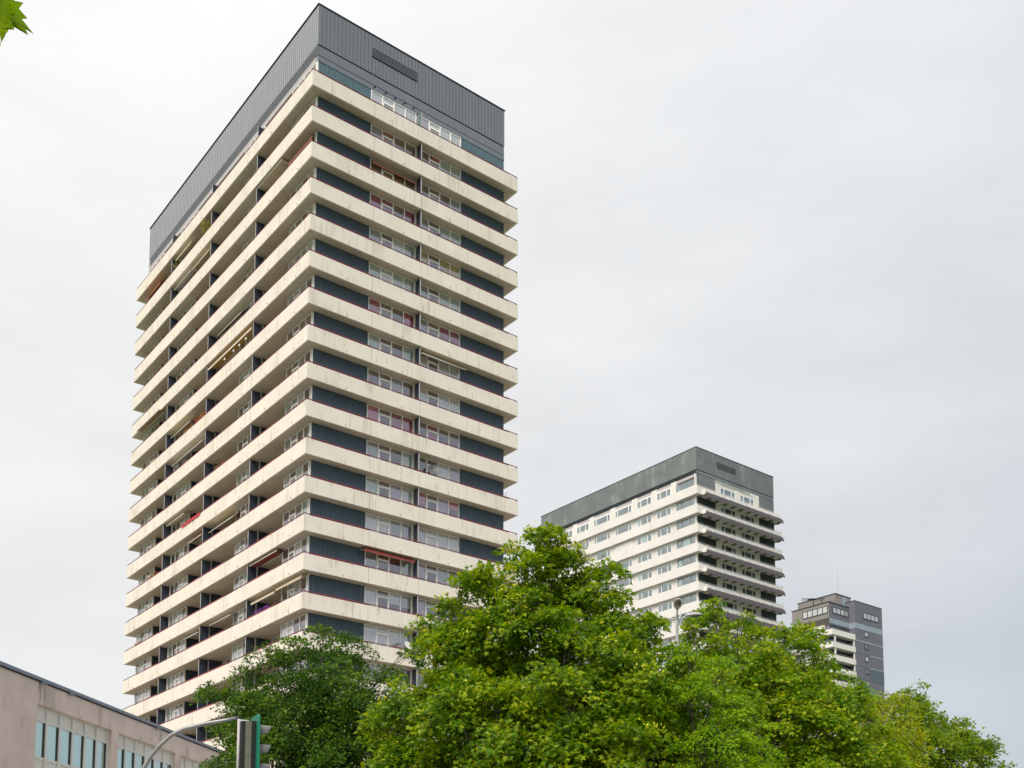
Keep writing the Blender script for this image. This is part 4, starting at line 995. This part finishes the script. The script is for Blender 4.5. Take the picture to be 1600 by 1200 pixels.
    off[:, 2] -= (rim[:, 0] ** 2) * sc[ci] * .28          # shelves droop at the rim
    P = C[ci] + off
    nrm = ax[ci] * up + q.normal(size=P.shape) * .38
    fw = off / (sc[ci][:, None] + 1e-6) + out_d[ci] * .4 + q.normal(size=P.shape) * .45 + np.array([0, 0, -.35])
    sz = size * (.6 + .65 * q.random(len(P)))
    put('crown', scatter_mesh('crown', tmpl, P, fw, nrm, sz, leafm), rt, kind='stuff')
    if seeds:
        sm, frac = seeds
        pick = q.random(len(C)) < frac; Cs = C[pick]; n3 = 30
        Ps = (Cs[:, None, :] + q.normal(size=(len(Cs), n3, 3)) * np.array([.5, .5, .2]) * sc[pick][:, None, None]).reshape(-1, 3) + np.array([0, 0, .10])
        put('seed_clusters', scatter_mesh('seed_clusters', oval_leaf(), Ps, q.normal(size=Ps.shape) + np.array([0, 0, .3]), q.normal(size=Ps.shape), .10 * (.6 + .6 * q.random(len(Ps))), sm), rt, kind='stuff')
    return rt, len(P)

LOB = dict(
    maple=[(1.1, 30.0, 11.96, 0.53), (1.43, 30.3, 11.38, 0.98), (0.35, 29.5, 10.95, 0.9), (2.4, 30.2, 11.17, 0.87), (-0.95, 29.4, 10.65, 0.95), (-1.79, 30.5, 10.34, 0.87), (-2.18, 31.0, 9.84, 0.76), (0.0, 29.0, 9.57, 1.31), (1.27, 31.0, 10.58, 1.03), (2.86, 30.5, 10.16, 1.1), (1.35, 28.8, 8.56, 1.72), (3.63, 31.0, 9.69, 0.92), (4.64, 30.3, 8.6, 0.97), (-1.4, 30.0, 8.68, 1.43), (-2.58, 29.5, 7.94, 1.15), (-3.07, 30.2, 6.94, 1.21), (-0.98, 28.0, 6.71, 1.67), (0.97, 27.8, 6.51, 2.06), (3.32, 28.5, 7.48, 1.61), (5.45, 30.2, 7.65, 1.35), (4.91, 29.2, 6.24, 1.56), (2.56, 27.6, 5.67, 1.88), (-2.55, 29.4, 5.42, 1.48), (-0.65, 28.0, 4.58, 2.06), (1.64, 28.5, 4.31, 2.58), (4.35, 29.0, 4.69, 1.96), (0.93, 32.0, 7.25, 2.91), (3.39, 32.5, 6.77, 2.57), (6.19, 30.6, 5.22, 1.36), (1.03, 30.0, 12.33, 0.32), (0.67, 30.0, 12.38, 0.21), (0.89, 30.0, 11.74, 0.46), (1.87, 30.2, 11.81, 0.43), (0.0, 29.8, 11.68, 0.39), (-1.77, 30.2, 9.44, 0.78), (2.27, 29.7, 10.2, 0.8), (-0.36, 30.4, 10.59, 0.71)],
    dark=[(-6.33, 36.0, 11.17, 0.55), (-7.01, 36.3, 10.59, 0.96), (-5.48, 36.0, 10.52, 1.01), (-7.88, 35.5, 9.97, 0.93), (-5.72, 35.0, 9.23, 1.43), (-4.26, 36.5, 9.99, 0.96), (-8.55, 36.2, 9.28, 1.06), (-9.65, 36.0, 9.24, 0.76), (-7.13, 35.0, 8.4, 1.63), (-4.86, 34.8, 7.95, 1.62), (-9.31, 36.0, 7.96, 1.0), (-9.46, 36.3, 6.95, 0.95), (-7.44, 34.7, 6.71, 1.81), (-5.2, 34.6, 6.09, 2.0), (-3.61, 36.6, 7.42, 1.27), (-9.78, 36.0, 6.06, 0.83), (-8.21, 35.6, 5.19, 1.64), (-6.22, 36.0, 4.81, 2.28), (-7.06, 38.0, 8.31, 2.21), (-3.48, 37.2, 11.04, 0.61)],
    lime=[(4.42, 27.5, 8.41, 0.61), (5.0, 27.2, 7.85, 0.71), (4.19, 27.6, 7.7, 0.58), (4.76, 26.8, 7.05, 0.81), (5.64, 27.3, 7.07, 0.57), (5.19, 26.7, 6.16, 0.81), (6.05, 27.4, 6.44, 0.45), (6.09, 27.3, 5.86, 0.47), (5.45, 26.9, 5.25, 1.03), (6.26, 27.4, 5.32, 0.57), (4.53, 27.4, 6.12, 0.79), (4.71, 27.2, 4.81, 0.94)],
    back=[(7.41, 40.0, 13.31, 0.71), (8.4, 40.3, 13.15, 0.76), (6.85, 39.6, 12.48, 0.84), (9.14, 40.0, 12.23, 1.06), (8.03, 39.2, 11.31, 1.38), (10.65, 40.8, 12.81, 0.57), (11.01, 40.4, 12.33, 0.66), (9.96, 39.6, 11.18, 1.27), (11.55, 40.3, 11.34, 0.75), (9.05, 38.8, 9.83, 1.58), (11.31, 39.6, 10.0, 1.39), (12.46, 40.3, 10.51, 0.66), (12.57, 40.0, 9.37, 1.12), (9.87, 38.6, 8.42, 1.79), (12.05, 39.2, 7.83, 1.59), (13.65, 40.2, 8.23, 0.89), (10.37, 39.0, 6.44, 2.25), (13.41, 40.0, 6.56, 1.39), (10.27, 42.0, 9.76, 2.2)],
    gold=[(14.41, 43.0, 10.59, 0.75), (13.72, 42.5, 9.61, 0.99), (15.0, 43.0, 9.45, 1.05), (15.35, 42.7, 8.39, 0.99), (14.04, 42.5, 8.11, 1.33), (14.9, 43.0, 6.68, 1.59), (15.91, 43.0, 7.18, 1.0), (13.63, 43.3, 6.84, 1.35), (13.65, 43.0, 10.34, 0.65), (15.14, 43.3, 10.53, 0.66)],
    far=[(18.42, 50.0, 12.15, 0.84), (17.72, 50.3, 11.67, 0.84), (19.19, 50.3, 11.67, 0.73), (18.16, 49.6, 10.65, 1.29), (19.76, 50.0, 10.73, 1.13), (20.42, 50.2, 10.47, 0.9), (20.46, 49.7, 9.5, 1.18), (18.82, 49.2, 9.14, 1.57), (21.4, 50.2, 9.58, 0.84), (21.71, 50.0, 8.67, 0.89), (20.64, 49.6, 7.75, 1.57), (18.76, 50.0, 7.22, 2.16), (17.55, 50.5, 9.04, 1.31), (17.28, 50.0, 10.43, 0.99), (22.15, 50.0, 8.82, 0.64), (21.57, 50.2, 10.17, 0.52)],
)
lm_maple = leaf_mat('maple_leaf', [(0.036, 0.098, 0.002), (0.082, 0.185, 0.003), (0.165, 0.275, 0.005), (0.31, 0.38, 0.010)], .40, scale=1.1)
lm_dark = leaf_mat('dark_leaf', [(0.015, 0.054, 0.007), (0.034, 0.098, 0.010), (0.070, 0.155, 0.013), (0.15, 0.24, 0.018)], .36, scale=.9)
lm_lime = leaf_mat('lime_leaf', [(0.080, 0.200, 0.002), (0.165, 0.315, 0.003), (0.290, 0.420, 0.005)], .42, scale=1.1)
lm_back = leaf_mat('back_leaf', [(0.050, 0.135, 0.003), (0.108, 0.225, 0.004), (0.190, 0.300, 0.006), (0.35, 0.41, 0.010)], .40, scale=1.1)
lm_gold = leaf_mat('gold_leaf', [(0.110, 0.205, 0.004), (0.220, 0.300, 0.006), (0.38, 0.38, 0.010)], .42, scale=.9)
lm_far = leaf_mat('far_leaf', [(0.075, 0.160, 0.007), (0.140, 0.240, 0.010), (0.24, 0.32, 0.015)], .42, scale=.9)
lm_seed = leaf_mat('maple_seed', [(0.28, 0.38, 0.015), (0.44, 0.50, 0.02), (0.60, 0.58, 0.04)], .35)
cnt = []
cnt.append(tree('maple_tree', 'large bushy maple with yellow seed clusters in front, tallest of the trees', 'tree', (1.3, 30.2, 0.06), LOB['maple'], lm_maple, star_leaf(), 3, 20, 120, .36, .135, seeds=(lm_seed, .42))[1])
cnt.append(tree('dark_tree', 'dark green dense tree between the traffic light and the maple', 'tree', (-6.3, 36.3, 0.06), LOB['dark'], lm_dark, lobed_leaf(), 4, 22, 140, .35, .112)[1])
cnt.append(tree('lime_green_tree', 'bright lime-green feathery tree in front of the right side of the big maple', 'tree', (5.1, 27.5, 0.06), LOB['lime'], lm_lime, oval_leaf(), 5, 26, 170, .29, .09, flat=.26, trunk_r=.13)[1])
cnt.append(tree('rear_maple_tree', 'mid-green maple below the pale tower, right of the street lamp', 'tree', (9.6, 40.2, 0.06), LOB['back'], lm_back, star_leaf(), 6, 18, 100, .38, .14, seeds=(lm_seed, .15))[1])
cnt.append(tree('yellowish_tree', 'small yellowish-green tree under the grey tower', 'tree', (14.6, 43.2, 0.06), LOB['gold'], lm_gold, oval_leaf(), 7, 18, 120, .40, .14, trunk_r=.13)[1])
cnt.append(tree('far_tree', 'rounded pale green tree at the far right edge', 'tree', (19.2, 50.2, 0.06), LOB['far'], lm_far, lobed_leaf(), 8, 16, 105, .43, .17)[1])
print('LEAVES', cnt)

# ---------------------------------------------------------------- overhanging bough at the top left, with large near leaves
def big_leaf(Lg):
    """a single maple leaf with toothed lobes and folded midrib, hanging along -z, facing +y"""
    right = [(.06, .02), (.30, -.02), (.46, -.12), (.40, .06), (.66, .10), (.52, .22), (.86, .36), (.60, .38), (.70, .52), (.46, .48), (.30, .50), (.34, .66), (.24, .68), (.20, .84), (.10, .86), (0, 1.12)]
    V = []; F = []
    mid = [(0, y) for _, y in right]
    mid = [(0, max(0, min(1.12, y * 1.0))) for y in np.linspace(0, 1.12, len(right))]
    for sgn in (1, -1):
        i0 = len(V)
        for (x, y), (_, my) in zip(right, mid):
            V.append((0, .0, -my * Lg)); V.append((sgn * x * Lg, .10 * Lg * abs(x) + .04 * Lg * math.sin(9 * y), -y * Lg))
        for k in range(len(right) - 1):
            a = i0 + 2 * k; F.append((a, a + 1, a + 3, a + 2) if sgn > 0 else (a + 2, a + 3, a + 1, a))
    b = MB(); b.v = V; b.f = F
    return b
lm_near = leaf_mat('near_leaf', [(0.14, 0.25, 0.004), (0.19, 0.31, 0.005), (0.24, 0.35, 0.007)], .6, (1.9, 1.8, .4), 8)
bt = root('overhanging_maple', 'maple bough hanging into the top left corner, close to the camera', 'tree', (-3.4, 3.3, 0.13))
def bl(p): return Vector(p) - Vector((-3.4, 3.3, .13))
put('trunk', MB().tube([(0, 0, 0), (.02, .03, 1.5), (-.03, 0, 3.2), (.05, -.02, 4.6), (.1, 0, 6.5), (.05, .1, 8.0)], [.16, .12, .10, .085, .05, .015], 12).tube([(.03, 0, 4.3), (.55, -.1, 4.72), (1.2, -.18, 4.86), (1.75, -.26, 4.62), (1.93, -.3, 4.47)], [.04, .028, .018, .009, .004], 8).mesh('trunk', bark, True), bt)
for i, (p, L_, rx, ry, rz) in enumerate([((-1.481, 3.0, 4.330), .125, .10, .04, 1.0), ((-1.512, 3.04, 4.335), .10, .2, .35, -.7), ((-1.56, 3.0, 4.42), .13, .4, .3, .8), ((-1.75, 3.05, 4.6), .14, .2, -.5, 1.5), ((-2.0, 3.1, 4.75), .14, .5, .4, -1), ((-2.3, 3.1, 4.8), .13, .3, .2, .4), ((-1.44, 3.0, 4.50), .11, -.3, -.6, .5)]):
    o = put('leaf', big_leaf(L_).mesh('leaf', lm_near, True), bt, bl(p)); o.rotation_euler = (rx, ry, rz)
    put('leaf_stalk', MB().tube([(0, 0, 0), (.0, .0, .05), (.01, .01, .1)], .0018, 5).mesh('leaf_stalk', lm_near), o)
q = np.random.default_rng(21); n = 900
Pn = q.normal(size=(n, 3)) * np.array([.9, .9, 1.0]) + np.array([-.3, -.2, 7.6])
put('crown', scatter_mesh('crown', star_leaf(), Pn, q.normal(size=(n, 3)) + np.array([0, 0, -.5]), q.normal(size=(n, 3)) * .5 + np.array([0, 0, 1]), .13 * (.7 + .5 * q.random(n)), lm_near), bt, kind='stuff')
